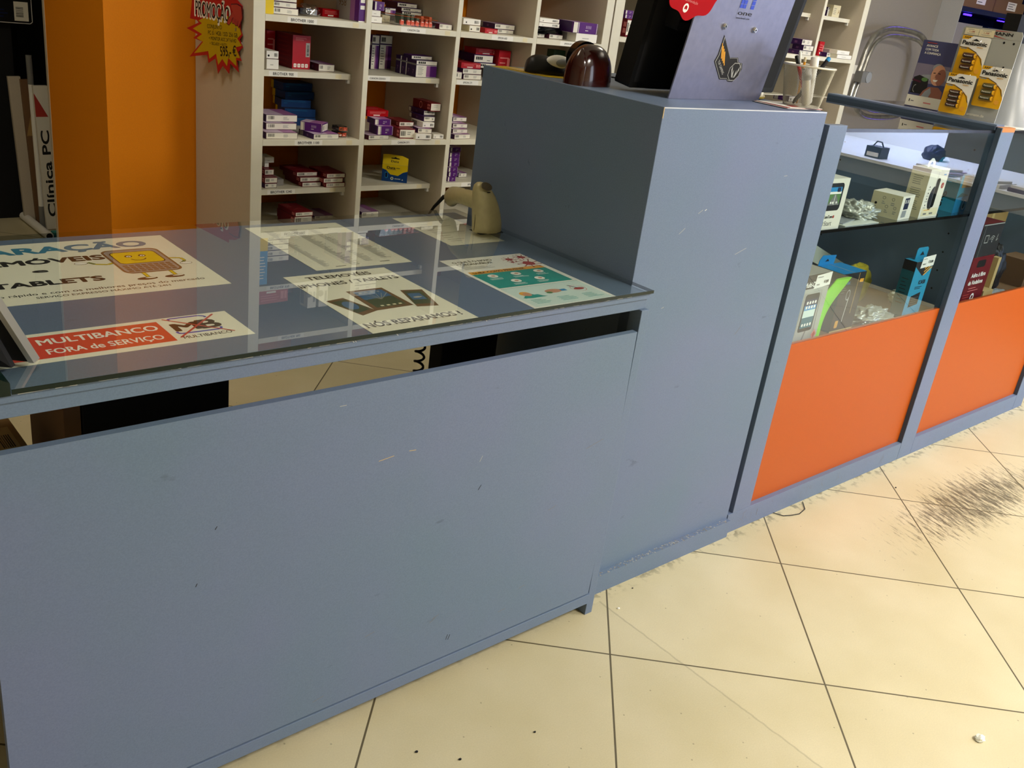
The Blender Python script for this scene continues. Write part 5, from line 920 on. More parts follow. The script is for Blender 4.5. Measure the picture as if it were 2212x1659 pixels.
f.poly(m, [(0, 0), (.085, 0), (.085, .05), (0, .045)], 'sky'); f.ring(m, .068, .022, .010, .0115, 'paper_white', 2, ky=1.3); f.disc(m, .068, .018, .008, 'cyan_dark', 2); f.rect(m, .015, .075, .080, .112, 'kraft', 2); f.poly(m, [(0, .045), (.085, .05), (.03, .06)], 'cyan_dark', 2)
L.rect(m, 0, 0, .09, .115, 'cyan_dark'); L.poly(m, [(0, 0), (.09, 0), (.09, .035), (0, .045)], 'cyan', 2); L.text(m, 'Skg', .052, .012, .022, 'ink', .046, 3, bold=.02, ang=pi / 2); L.lines(m, .02, .085, .08, .108, 4, 'cyan', 3); m.build('carton', t)
m = MB(); m.prism(Fr((.0, .09, .115), (1, 0, 0), (0, -.2, 1)), [(0, 0), (.085, 0), (.085, .02), (.055, .034), (.02, .034), (0, .012)], .0008, 'cyan'); m.build('hang_tab', t)
# foil and plastic bags on the upper shelf
def bag(name, label, loc, size, mt, seed, amp=.3, rz=0, sharp=True, cat='bag', group='plastic bags in the display case'):
    m_ = MB(); lump(m_, (0, 0, 0), size, mt, seed, amp, nu=64, nv=34, sharp=sharp, freq=1.8 if sharp else 2.8); o_ = m_.build(name); o_.location = loc; o_.rotation_euler = (0, 0, rz); return tag(o_, label, cat, group)
mat('foil', (176, 178, 166), .3, metal=.35); mat('foil_white', (232, 234, 222), .3, spec=.6); mat('yellow_pack', (186, 170, 50), .45)
bag('foil_bag', 'crinkled silver plastic bag lying against the small cream box', (1.015, .175, zs_), (.075, .055, .026), 'foil', 3, .42, .2, False)
bag('foil_bag', 'pale crinkled bag right behind the satellite navigator box', (.868, .215, zs_), (.062, .060, .040), 'foil_white', 5, .42, -.3, False)
bag('plastic_bag', 'clear bag with a folded cream card near the cream box', (1.05, .275, zs_), (.045, .035, .05), 'plastic_film', 8, .3, .1)
bag('black_pouch', 'black pouch at the back of the upper shelf behind the pale bags', (1.04, .44, zs_), (.20, .07, .070), 'black', 11, .22, .1)
m = MB(); m.box((0, 0, 0), (.17, .11, .0012), 'foil_white'); m.X = Matrix.Rotation(.25, 4, 'Z'); m.box((.01, .01, .0014), (.12, .09, .004), 'bag_grey'); o = m.build('flat_packet'); o.location = (.845, .098, zs_ + .0003); tag(o, 'flat white packets at the front of the upper shelf right of the navigator box', 'packet')
m = MB(); m.box((0, 0, 0), (.06, .045, .05), 'cream'); f = Fr((0, 0, 0), (1, 0, 0), (0, 0, 1)); f.rect(m, .005, .005, .055, .03, 'box_white'); o = m.build('small_box'); o.location = (.955, .315, zs_ + .0003); tag(o, 'small cream box inside the clear bag pile on the upper shelf', 'box')
# lower level
zl = .4988
t, m, f, L = goods('holder_box', 'grey box picturing a phone in a holder, lower left of the display case', .705, .0925, zl, .135, .11, .203, 'grey_card', .03)
f.rect(m, .0, .165, .135, .203, 'ink'); f.text(m, 'Multi-Dock', .012, .170, .014, 'paper_white', .075, 2, bold=.03); f.poly(m, rounded(.030, .045, .100, .150, .008), 'black', 1); f.rect(m, .036, .055, .094, .135, 'navy', 2); f.rect(m, .036, .085, .094, .105, 'teal_pale', 3); f.rect(m, .036, .055, .094, .085, 'cyan_dark', 3); f.rect(m, .036, .105, .094, .118, 'sky', 3)
for i in range(4):
    for v in (.122, .109, .060): f.poly(m, rounded(.042 + .013 * i, v, .050 + .013 * i, v + .008, .002, 2), 'paper_white', 4)
f.line(m, [(.020, .040), (.025, .152), (.105, .156), (.112, .04)], .0022, 'pale_ink', 3); f.ring(m, .060, .016, .018, .0195, 'pale_ink', 2, pi, 2 * pi); f.line(m, [(.060, .016), (.070, .045)], .006, 'grey_ink', 2)
f.poly(m, [(.105, .03), (.118, .045), (.131, .03), (.118, .012)], 'pink', 3); f.poly(m, [(.110, .03), (.118, .039), (.126, .03), (.118, .019)], 'brick', 4); m.build('carton', t)
m = MB(); m.prism(Fr((.058, -.0006, .163), (1, 0, 0), (0, 0, 1)), [(0, 0), (.078, .004), (.078, .040), (.004, .036)], .0004, 'paper_white'); f = Fr((.058, -.0006, .163), (1, 0, 0), (0, 0, 1)); f.text(m, '€ 8,90', .044, .012, .008, 'ink', .022, 2, bold=.04); f.lines(m, .008, .028, .040, .032, 1); f.bars(m, .010, .008, .026, .012, 'grey_ink', 2, 6); m.build('price_tag', t)
# lime sleeve
m = MB(); R = []
for i in range(14):
    s_ = i / 13; z = .004 + .165 * s_; x = .02 + .055 * s_ ** .8 - .02 * sin(s_ * 3.1); w_s = .010 + .024 * sin(min(1, s_ * 1.05) * pi * .75) + .012 * s_; R.append([(x + w_s * cos(p), .002 + .006 * sin(p) + .01 * sin(s_ * 4), z) for p in [2 * pi * k / 20 for k in range(20)]])
m.rings(R, 'lime'); o = m.build('glasses_pouch'); o.location = (.865, .118, zl); tag(o, 'curled bright lime green pouch between the grey and the blue topped boxes', 'pouch')
t, m, f, L = goods('headset_box', 'black and teal box with blue hanging top beside the lime pouch', .965, .128, zl, .118, .085, .172, 'ink', -.01)
m2 = m; L.rect(m, 0, 0, .085, .172, 'cyan_dark'); Fr((0, 0, .172), (1, 0, 0), (0, 1, 0)).rect(m, 0, 0, .118, .085, 'sky'); Fr((0, 0, .172), (1, 0, 0), (0, 1, 0)).line(m, [(.055, 0), (.055, .085)], .003, 'pale_ink', 2)
f.text(m, 'SHARK', .006, .140, .009, 'sky', .038, 2); f.lines(m, .006, .115, .036, .135, 3, 'grey_ink', 2, .2); f.line(m, [(.050, .028), (.055, .10)], .0018, 'paper_white', 3); f.ring(m, .048, .108, .008, .010, 'bag_grey', 3, ky=1.6); f.poly(m, rounded(.018, .012, .034, .034, .004), 'amber', 2); f.line(m, [(.085, .05), (.083, .17)], .003, 'kraft', 2)
f.rect(m, .092, .142, .112, .152, 'amber', 2); f.rect(m, 0, 0, .118, .005, 'kraft_light', 2); m.build('carton', t)
m = MB(); m.prism(Fr((.0, .085, .172), (1, 0, 0), (0, -.1, 1)), [(0, 0), (.08, 0), (.08, .026), (.01, .030), (0, .016)], .0008, 'sky'); f = Fr((.0, .085, .172), (1, 0, 0), (0, -.1, 1)); f.poly(m, [(.03, .010), (.05, .010), (.045, .014), (.040, .018), (.035, .014)], 'ink', 2); m.build('hang_tab', t)
bag('padded_envelope', 'yellow and white padded pack slanting behind the boxes of the lower level', (1.33, .29, zl), (.14, .032, .080), 'yellow_pack', 21, .10, .15, False, 'padded envelope')
m = MB(); m.prism(Fr((1.15, .385, zl + .12), (1, .05, 0), (0, .3, 1)), [(0, 0.02), (.30, -.09), (.32, -.05), (.02, .075)], .006, 'foil_white'); o = m.build('paper_flap'); tag(o, 'white paper band leaning on the yellow pack, lower level of the case', 'paper')
bag('plastic_bag', 'grey crinkled clear bag lying between blue topped box and tall turquoise box', (1.215, .145, zl), (.085, .045, .026), 'foil', 31, .42, 0, False)
bag('plastic_bag', 'small shiny crumpled bag at the front edge of the lower level', (1.15, .105, zl), (.06, .015, .012), 'plastic_film', 33, .3, 0)
t, m, f, L = goods('keyboard_box', 'tall turquoise hanging box with price tag, lower right of the display case', 1.318, .100, zl, .105, .04, .185, 'cyan', .0)
f.poly(m, [(0, .185), (0, .170), (.055, .138), (.105, .170), (.105, .185)], 'ink', 1); L.rect(m, 0, 0, .04, .185, 'cyan_dark'); L.rect(m, 0, .155, .04, .185, 'ink', 2); L.lines(m, .008, .05, .030, .135, 8, 'ink', 3, .18)
for k in range(3): f.line(m, [(.060, .140 + .010 * k), (.105, .163 + .010 * k)], .004, 'amber', 2)
f.text(m, 'K3438', .046, .112, .013, 'ink', .040, 2, bold=.04); f.lines(m, .030, .096, .075, .106, 2, 'ink', 2, .4); f.poly(m, [(.022, .040), (.078, .046), (.078, .085), (.022, .076)], 'ink', 2); f.lines(m, .026, .046, .074, .074, 4, 'grey_ink', 3, .15); f.rect(m, .06, .008, .09, .018, 'screen_green', 2); m.build('carton', t)
m = MB(); m.prism(Fr((.022, .02, .185), (1, 0, 0), (0, 0, 1)), [(0, 0), (.070, 0), (.070, .030), (.062, .036), (.008, .036), (0, .030)], .0008, 'cyan'); f = Fr((.022, .02, .185), (1, 0, 0), (0, 0, 1)); f.poly(m, [(.022, .012), (.050, .012), (.044, .017), (.036, .024), (.029, .017)], 'ink', 2); m.build('hang_tab', t)
m = MB(); m.prism(Fr((.028, -.0008, .163), (1, 0, 0), (0, 0, 1)), [(0, 0), (.080, .004), (.080, .038), (.004, .034)], .0004, 'paper_white'); f = Fr((.028, -.0008, .163), (1, 0, 0), (0, 0, 1)); f.text(m, '€ 24,90', .042, .014, .008, 'ink', .028, 2, bold=.04); f.bars(m, .010, .010, .028, .014, 'grey_ink', 2, 6); f.lines(m, .008, .026, .030, .030, 1); m.build('price_tag', t)
bag('white_bag', 'white crumpled bag right of the tall turquoise box', (1.50, .19, zl + .0), (.04, .05, .032), 'foil_white', 41, .25, 0)
# right hand case
t, m, f, L = goods('promotion_box', 'tall dark red and black promotion box at the left of the right hand case', 1.705, .100, zl, .165, .08, .275, 'red_dark', .02)
f.rect(m, 0, .165, .165, .275, 'ink'); f.line(m, [(.002, .272), (.163, .272)], .003, 'pale_ink', 2); f.line(m, [(.022, .165), (.022, .272)], .002, 'grey_ink', 2); f.ring(m, .052, .222, .0, .012, 'ink', 2, n=4); f.line(m, [(.040, .212), (.040, .236), (.066, .236), (.066, .212), (.040, .212)], .003, 'pale_ink', 3); f.text(m, '+', .075, .218, .01, 'pale_ink', .01, 3)
for r_ in (.008, .014, .020): f.ring(m, .100, .212, r_ - .0012, r_ + .0012, 'pale_ink', 3, pi * .25, pi * .75)
f.disc(m, .100, .213, .003, 'pale_ink', 3); f.line(m, [(.138, .236), (.132, .214), (.144, .220)], .003, 'pale_ink', 3)
f.poly(m, rounded(.045, .128, .110, .152, .008), 'black', 2); f.text(m, 'Adira à fibra', .028, .095, .015, 'paper_white', .11, 2, bold=.04); f.text(m, 'da Vodafone', .022, .070, .015, 'paper_white', .11, 2, bold=.04); f.lines(m, .035, .044, .120, .062, 2, 'pink', 2, .25); f.ring(m, .085, .022, .008, .014, 'paper_white', 2, ky=1.1); f.poly(m, [(.080, .017), (.089, .010), (.092, .02)], 'paper_white', 2)
f.lines(m, .010, .006, .060, .040, 4, 'brick', 2, .4); f.text(m, 'm', .125, .002, .018, 'paper_white', .03, 2, bold=.06); m.build('carton', t)
m = MB(); m.prism(Fr((.0, .08, .275), (1, 0, 0), (0, 0, 1)), [(0, 0), (.16, -.002), (.15, .012), (0, .03)], .002, 'ink'); m.build('open_flap', t)
def cardboard(label, x, y, z, w, d, h, mt, yaw=0, rot=None):
    m_ = MB(); m_.box((0, 0, 0), (w, d, h), mt); f_ = Fr((0, 0, 0), (1, 0, 0), (0, 0, 1)); f_.rect(m_, w * .46, 0, w * .54, h, 'kraft_light'); o_ = m_.build('cardboard_box'); o_.location = (x, y, z); o_.rotation_euler = rot or (0, 0, yaw); return tag(o_, label, 'box', 'cardboard pieces in the right hand case')
cardboard('tall plain brown cardboard box behind the red promotion box', 1.94, .26, zl, .17, .14, .20, 'kraft', .05)
cardboard('upright narrow cardboard strip leaning in the right hand case', 1.975, .125, zl, .03, .02, .135, 'kraft_light', .1)
cardboard('low cardboard tray at the front of the right hand case', 1.90, .11, zl, .075, .05, .028, 'kraft_light', .0)
cardboard('small slanted cardboard piece beside the red promotion box', 1.885, .17, zl + .03, .07, .015, .02, 'kraft', 0, (0, -.9, .1))
cardboard('short slanted cardboard piece crossing behind the low tray', 1.90, .135, zl + .032, .012, .012, .07, 'kraft_light', 0, (0, .35, .2))
cardboard('pale cardboard box at the back right of the right hand case', 2.14, .30, zl, .2, .15, .24, 'kraft', -.1)
bag('black_pouch', 'black pouch standing in the right hand case', (2.10, .20, zl), (.07, .05, .10), 'black', 51, .2, 0, False)
cardboard('brown box at the right end of the right hand case', 2.25, .12, zl, .12, .1, .10, 'brown_board')
bag('plastic_bag', 'flat grey blue plastic bag at the front of the right hand case', (2.03, .115, zl), (.06, .025, .012), 'bag_grey', 55, .2, 0)
# ---------------------------------------------------------------- on the cross rail: brochure, battery display, black stand, white lamp
zr = 1.0882
t = thing('brochure', 'upright brochure with a dusk photo of a smiling person on the case', 'brochure', (1.54, .388, zr))
f = Fr((0, 0, .002), (0, -1, 0), (.06, 0, 1), .0003); m = MB(); m.prism(f, [(0, 0), (.110, 0), (.110, .198), (0, .198)], .002, 'dusk'); f.rect(m, .001, .075, .109, .130, 'dusk_pale'); f.poly(m, [(0, .075), (.030, .098), (.075, .104), (.09, .120), (.109, .118), (.109, .09), (.06, .085)], 'bag_grey', 1.5); f.poly(m, [(.005, .042), (.004, .088), (.020, .096), (.052, .088), (.058, .042)], 'ink', 2)
f.poly(m, [(.002, .078), (.030, .074), (.030, .079), (.002, .083)], 'wine', 3); f.ring(m, .018, .056, .006, .0072, 'pale_ink', 3, pi * .5, pi * 1.5, ky=1.6); f.disc(m, .040, .085, .010, 'green_leaf', 2.5, .006)
f.poly(m, [(.038, .036), (.045, .052), (.060, .066), (.090, .068), (.106, .056), (.108, .036)], 'skin_shade', 3); f.poly(m, [(.044, .036), (.052, .052), (.066, .064), (.072, .050), (.068, .036)], 'bag_grey', 4); f.disc(m, .078, .102, .022, 'skin', 4, .030); f.disc(m, .088, .097, .015, 'skin_shade', 5, .024); f.disc(m, .072, .122, .017, 'bag_grey', 3.5, .013)
f.line(m, [(.062, .107), (.069, .108)], .0022, 'ink', 6); f.line(m, [(.077, .108), (.085, .107)], .0022, 'ink', 6); f.poly(m, [(.071, .104), (.076, .104), (.0755, .094), (.070, .095)], 'skin_shade', 6); f.poly(m, [(.066, .088), (.082, .089), (.078, .083), (.070, .083)], 'paper_white', 6)
for s_, v, w_ in (('AVANCE', .1795, .036), ('COM TODA', .1690, .042), ('A CONFIANÇA', .1585, .052)): f.text(m, s_, .014, v, .0065, 'paper_white', w_, 3, bold=.03)
f.rect(m, .014, .190, .045, .192, 'brick', 3); f.rect(m, 0, .004, .110, .036, 'paper', 3); f.rect(m, .010, .016, .013, .024, 'ink', 4); f.lines(m, .016, .016, .030, .022, 1, 'grey_ink', 4); f.lines(m, .058, .014, .090, .022, 1, 'pink', 4); m.build('cover', t)
t = thing('battery_display', 'grey card display rack with hooks for battery packs on the case', 'display rack', (1.53, .272, zr))
f = Fr((0, 0, .0), (0, -1, 0), (.04, 0, 1), .0003); m = MB(); m.prism(f, [(0, 0), (.176, 0), (.176, .243), (.170, .252), (.006, .252), (0, .246)], .003, 'grey_card')
f.text(m, 'ANSMANN', .048, .2375, .0085, 'ink', .1, 3, bold=.05); f.poly(m, [(.096, .2495), (.150, .249), (.096, .247)], 'brick', 2); f.poly(m, [(.096, .236), (.14, .2275), (.096, .233)], 'brick', 2); f.line(m, [(.09, .2285), (.176, .2285)], .0012, 'pale_ink', 2)
for u, v in ((.074, .219), (.1298, .219), (.1578, .219), (.150, .153)): f.disc(m, u, v, .0032, 'black', 2)
f.rect(m, .008, .229, .0495, .2475, 'cream', 5); f.rect(m, .0505, .228, .0955, .2475, 'cream', 5)
for u in (.012, .055): f.text(m, '1,10€', u + .010, .236, .005, 'brick', .016, 6); f.lines(m, u + .004, .2315, u + .034, .234, 1, 'pale_ink', 6); f.lines(m, u + .004, .2425, u + .034, .2455, 1, 'pale_ink', 6)
f.text(m, 'ansmann.de', .088, .010, .008, 'paper', .052, 3, bold=.03); m.build('back_card', t)
for u, v in ((.055, .215), (.142, .147), (.055, .120)):
    m = MB(); m.tube([f.p(u - .012, v + .008, .001), f.p(u - .010, v - .004, .010), f.p(u, v - .008, .016), f.p(u + .010, v - .004, .010), f.p(u + .012, v + .006, .001)], .0011, 'chrome', 6); m.build('hook', t)
def battery_card(label, u0, v0, dn, size, n, mt):
    t_ = thing('battery_pack', label, 'battery pack', (1.53, .272, zr), 0, 'battery packs hanging on the grey display'); m_ = MB(); F_ = Fr(f.p(u0, v0, dn), (0, -1, 0), (.04, 0, 1), .0003); w_, h_ = .0845, .113
    m_.prism(F_, rounded(0, 0, w_, h_, .006), .0010, 'paper_white'); F_.poly(m_, rounded(0, 0, w_, h_ * .70, .006), 'gold_card'); F_.poly(m_, [(w_ * .3, h_ * .70), (w_, h_ * .70), (w_, h_ * .25), (w_ * .88, h_ * .48), (w_ * .62, h_ * .63)], 'paper_white', 2); F_.poly(m_, [(0, h_ * .66), (w_ * .34, h_ * .64), (w_ * .34, h_ * .72), (0, h_ * .72)], 'gold_card', 2)
    F_.line(m_, [(0, h_ * .72), (w_ * .35, h_ * .70), (w_ * .62, h_ * .62), (w_ * .84, h_ * .48), (w_ * .95, h_ * .33)], .0016, 'ink', 3); F_.poly(m_, [(0, h_), (0, h_ * .91), (w_ * .22, h_ * .92), (w_ * .36, h_)], 'gold_card', 2); F_.text(m_, size, w_ * .07, h_ * .935, .006, 'ink', w_ * .22, 3, bold=.02)
    F_.text(m_, 'Panasonic', w_ * .06, h_ * .785, .0115, 'ink', w_ * .86, 4, bold=.05); F_.poly(m_, [(w_ * .36, h_ * .89), (w_ * .64, h_ * .89), (w_ * .58, h_ * .915), (w_ * .5, h_ * .945), (w_ * .42, h_ * .915)], 'ink', 3); F_.lines(m_, w_ * .62, h_ * .73, w_ * .85, h_ * .76, 1, 'cream', 3); F_.lines(m_, w_ * .04, h_ * .67, w_ * .28, h_ * .70, 1, 'sky', 3); F_.text(m_, 'alkaline', w_ * .6, h_ * .73, .004, 'amber', w_ * .22, 4)
    F_.disc(m_, w_ * .84, h_ * .16, w_ * .08, 'amber', 3); m_.build('card', t_)
    b_ = MB(); b_.prism(Fr(F_.p(0, 0, .0105), F_.U, F_.V), rounded(w_ * .22, h_ * .14, w_ * .72, h_ * .60, .004), .010, 'plastic_film'); b_.build('blister', t_)
    rr = h_ * .44 / n / 2
    for k in range(n):
        v_ = h_ * .16 + rr * (2 * k + 1); c_ = MB(); c_.tube([F_.p(w_ * .25, v_, .006), F_.p(w_ * .64, v_, .006)], min(rr * .9, .0062), mt, 14); c_.tube([F_.p(w_ * .64, v_, .006), F_.p(w_ * .67, v_, .006)], min(rr * .9, .0062), 'gold_card', 14); c_.tube([F_.p(w_ * .67, v_, .006), F_.p(w_ * .69, v_, .006)], .002, 'chrome', 8)
        Fr(F_.p(0, 0, .0125), F_.U, F_.V).text(c_, 'Panasonic', w_ * .30, v_ - .002, .0042, 'paper_white', w_ * .3, 0); c_.build('battery', t_)
battery_card('upper left battery pack with four dark brown cells on the grey display', .009, .113, .006, 'AA/4', 3, 'battery_brown')
battery_card('lower left battery pack overlapping the upper one, four dark brown cells', .008, .006, .019, 'AA/4', 4, 'battery_brown')
battery_card('right hand battery pack with slim olive cells on the grey display', .094, .039, .006, 'AAA', 3, 'battery_olive')
t = thing('display_stand', 'black accessory stand right behind the battery display', 'stand', (2.02, .32, 1.0732))
m = MB(); m.rings([[(0, 0, 0), (.24, 0, 0), (.24, .05, 0), (0, .05, 0)], [(0, 0, .33), (.24, 0, .33), (.24, .05, .33), (0, .05, .33)]], 'black', smooth=False); m.build('back', t)
m = MB(); m.box((-.012, -.012, 0), (.252, .0, .018), 'black_gloss'); m.build('foot', t); m = MB(); m.cyl((.012, -.004, .05), (.012, .0, .05), .012, 'scanner_dark', 18); m.build('knob', t)
t = thing('lamp_shade', 'pale glossy curved shade at the right edge on the second case', 'lamp', (1.755, .180, 1.0732))
m = MB(); R = []
for z, r_ in ((0, .108), (.03, .098), (.07, .080), (.12, .058), (.17, .040), (.24, .030)): R.append([(r_ * cos(2 * pi * k / 36), r_ * sin(2 * pi * k / 36), z) for k in range(36)])
m.rings(R, 'bag_grey'); m.build('shade', t); m = MB(); m.lathe([(.112, .0), (.112, .006)], (0, 0, 0), 'white_plastic', 36); m.build('rim', t)
# ---------------------------------------------------------------- folded trolley frame leaning on the grey wall
t = thing('trolley_frame', 'paint spattered bent metal tube frame leaning on the grey wall', 'trolley', (0, 0, 0))
pts = [(3.66, 1.80, .02), (3.75, 1.86, .60), (3.80, 1.89, .93), (3.86, 1.905, 1.10), (3.90, 1.915, 1.20), (3.96, 1.925, 1.27), (4.06, 1.93, 1.315), (4.20, 1.935, 1.330), (4.42, 1.935, 1.325), (4.54, 1.93, 1.30), (4.60, 1.92, 1.24), (4.63, 1.91, 1.10), (4.63, 1.88, .6), (4.60, 1.82, .02)]
P = []
for i in range(len(pts) - 1):
    for k in range(4):
        p0, p1, p2, p3 = (Vector(pts[max(i - 1, 0)]), Vector(pts[i]), Vector(pts[i + 1]), Vector(pts[min(i + 2, len(pts) - 1)])); s_ = k / 4
        P.append(.5 * ((2 * p1) + (-p0 + p2) * s_ + (2 * p0 - 5 * p1 + 4 * p2 - p3) * s_ ** 2 + (-p0 + 3 * p1 - 3 * p2 + p3) * s_ ** 3))
P.append(Vector(pts[-1])); m = MB(); m.tube(P, .016, 'tube_metal', 14); m.build('outer_tube', t)
Q = [p.lerp(Vector((4.2, 1.89, .7)), .055) + Vector((.0, -.012, -.004)) for p in P]; m = MB(); m.tube(Q, .011, 'tube_metal', 12); m.build('inner_tube', t)
m = MB(); m.box((3.80, 1.845, 1.02), (3.90, 1.89, 1.08), 'grey_ink'); m.cyl((3.87, 1.84, 1.05), (3.87, 1.90, 1.05), .03, 'bag_grey', 16); m.build('clamp', t)
m = MB(); m.box((3.78, 1.80, .90), (4.62, 1.86, .915), 'brown_board'); m.build('platform', t)
m = MB(); m.box((0, 0, 0), (.045, .001, .05), 'paper'); o = m.build('wall_sticker'); o.location = (4.02, 2.0385, 1.05); tag(o, 'small pale round sticker on the grey wall inside the metal frame', 'sticker')
# ---------------------------------------------------------------- blue lit shelf with cartons at the far right
WX = 4.872
t = thing('wall_shelf', 'dark shelving with blue strip light at the upper right edge', 'shelf', (WX, 1.90, 0))
for z in (1.515, 1.06, .6): m = MB(); m.box((.0, 0, z - .03), (1.6, .5, z), 'navy'); m.build('shelf_board', t)
m = MB(); m.box((-.006, 0, 0), (0, .14, 2.2), 'white_wall'); m.build('side_panel', t); m = MB(); m.box((1.6, 0, 0), (1.64, .5, 2.2), 'navy'); m.build('side_panel', t)
m = MB(); m.box((.10, .02, 1.466), (.20, .03, 1.476), 'led_blue'); m.box((.6, .02, 1.466), (1.5, .03, 1.472), 'led_blue'); m.build('light_strip', t)
m = MB(); m.box((.0, .49, 0), (1.6, .5, 2.2), 'navy'); m.build('back_panel', t)
d = bpy.data.lights.new('blue_strip_light', 'AREA'); d.energy = 2.5; d.color = (.12, .06, 1); d.size = .06; d.shape = 'RECTANGLE'; d.size_y = .5; o = bpy.data.objects.new('blue_strip_light', d); COL.objects.link(o); o.location = (WX + .33, 1.70, 1.95); o.rotation_euler = (-.45, 0, 0)
def stock(label, x, y, z, w, d_, h, st='kraft'):
    m_ = MB(); m_.box((0, 0, 0), (w, d_, h), 'brown_board' if st == 'kraft' else st); f_ = Fr((0, 0, 0), (1, 0, 0), (0, 0, 1)); f_.rect(m_, w * .4, h * .3, w * .7, h * .95, 'box_white')
    for k in range(3): f_.lines(m_, w * .43, h * (.4 + .18 * k), w * .66, h * (.5 + .18 * k), 1, 'ink', 2)
    L_ = Fr((0, d_, 0), (0, -1, 0), (0, 0, 1)); L_.rect(m_, d_ * .25, h * .2, d_ * .75, h * .9, 'box_white'); L_.lines(m_, d_ * .3, h * .3, d_ * .7, h * .8, 4, 'grey_ink', 2); o_ = m_.build('stock_box'); o_.location = (x, y, z); tag(o_, label, 'box', 'cartons on the blue lit shelf')
stock('brown carton with a white label, lower left on the blue lit shelf', WX + .012, 1.905, 1.5152, .42, .38, .090); stock('brown carton with a white label, lower right on the blue lit shelf', WX + .45, 1.905, 1.5152, .46, .38, .080)
stock('brown carton stacked on the lower left one of the blue lit shelf', WX + .03, 1.92, 1.6054, .40, .36, .08); stock('brown carton stacked on the lower right one of the blue lit shelf', WX + .46, 1.92, 1.5954, .42, .36, .08)
stock('grey carton under the blue lit shelf board, behind the battery display', WX + .02, 1.93, 1.0602, .40, .3, .36, 'box_grey'); stock('dark carton under the blue lit shelf board, far right', WX + .5, 1.93, 1.0602, .5, .3, .36, 'navy')
# ---------------------------------------------------------------- under the glass counter
def cabinet_black(label, x0, x1, y0, y1, h):
    t_ = thing('drawer_cabinet', label, 'cabinet', ((x0 + x1) / 2, (y0 + y1) / 2, 0)); X, Y = (x1 - x0) / 2, (y1 - y0) / 2
    m_ = MB(); m_.box((-X, -Y, 0), (X, Y, h), 'black_matte'); m_.build('body', t_, .002)
    for k in range(3):
        b_ = MB(); b_.box((-X + .01, Y, .03 + k * h / 3.2), (X - .01, Y + .012, k * h / 3.2 + h / 3.2), 'black'); q_ = b_.build('drawer', t_); b_ = MB(); b_.box((-.05, Y + .012, k * h / 3.2 + h / 5), (.05, Y + .02, k * h / 3.2 + h / 5 + .012), 'grey_ink'); b_.build('handle', q_)
cabinet_black('black drawer cabinet under the right half of the glass counter', -.190, -.03, .40, .445, .68)
cabinet_black('black cabinet seen through the slot under the left half of the counter', -.955, -.690, .40, .61, .68)
m = MB(); m.box((-.985, .40, 0), (-.958, .61, .66), 'brown_board'); o = m.build('wood_board'); tag(o, 'dark brown board standing beside the black cabinet under the counter', 'board')
m = MB(); m.box((0, 0, 0), (.20, .25, .465), 'kraft'); f = Fr((0, 0, .465), (1, 0, 0), (0, 1, 0)); f.rect(m, .13, .02, .19, .12, 'kraft_light'); f.bars(m, .165, .04, .185, .09, 'ink', 2, 6); f.text(m, 'L', .14, .04, .02, 'ink', .01, 2); o = m.build('cardboard_box'); o.location = (-1.235, .40, 0); tag(o, 'cardboard carton with a barcode label on top, seen through the slot at far left', 'box')
m = MB(); P = []
for k in range(420):
    a = k / 420; P.append((-.236 + .0095 * cos(a * 2 * pi * 30), .42 + .011 * sin(a * 2 * pi * 30), .02 + .70 * a))
m.tube(P, .003, 'black', 6); o = m.build('coiled_cable'); tag(o, 'black coiled cable hanging beside the drawer cabinet under the counter', 'cable')
# ---------------------------------------------------------------- dark back room at the left
m = MB(); m.box((-.95, 3.60, 0), (-.205, 3.90, .860), 'black_matte'); o = m.build('black_cabinet'); tag(o, 'tall black cabinet in the dark back room at the left edge', 'cabinet')
t = thing('hardware_box', 'black box with white outline and barcode sticker at the upper left corner', 'box', (-.42, 3.57, .861)); m = MB(); m.box((0, 0, 0), (.30, .22, .35), 'black'); f = Fr((0, 0, 0), (1, 0, 0), (0, 0, 1))
f.line(m, [(0, .003), (.287, .003), (.296, .010), (.296, .3)], .0025, 'paper_white'); f.rect(m, .225, .012, .282, .09, 'box_white', 2); f.bars(m, .232, .028, .262, .07, 'ink', 3, 12, False); f.lines(m, .15, .02, .2, .06, 3, 'navy', 2); m.build('carton', t)
def lean(name, label, cat, x0, x1, y, z, mt, tilt, d_=.02, ex=None, group=None):
    m_ = MB(); m_.box((0, 0, 0), (x1 - x0, d_, z), mt)
    if ex: ex(m_)
    o_ = m_.build(name); o_.location = (x0, y, .003); o_.rotation_euler = (0, tilt, 0); return tag(o_, label, cat, group)
lean('leaning_board', 'pale flat board leaning beside the orange pillar, leftmost', 'board', -.231, -.181, 3.50, .645, 'shelf_side', -.041, group='boards leaning by the orange pillar')
def tri(m_): Fr((0, 0, 0), (1, 0, 0), (0, 0, 1)).poly(m_, [(0, .40), (.04, .40), (.04, .55)], 'kraft')
lean('leaning_board', 'dark patterned board between the pale board and the white pole', 'board', -.192, -.162, 3.46, .64, 'brown_board', -.04, ex=tri, group='boards leaning by the orange pillar')
def clin(m_): 
    F_ = Fr((0, 0, 0), (1, 0, 0), (0, 0, 1)); F_.text(m_, 'Clínica PC', .045, .06, .034, 'ink', .38, 1, bold=.05, ang=pi / 2); F_.poly(m_, [(0, .50), (.05, .50), (.0, .60)], 'brick')
lean('sign_board', 'white sign board reading Clínica PC sideways beside the orange pillar', 'sign', -.178, -.120, 3.36, .63, 'box_white', -.03, ex=clin)
t = thing('pole', 'white pole with grey ends leaning beside the orange pillar', 'pole', (0, 0, 0)); m = MB(); m.tube([(-.184, 3.405, .10), (-.188, 3.42, .63)], .0115, 'white_plastic', 14); m.build('shaft', t)
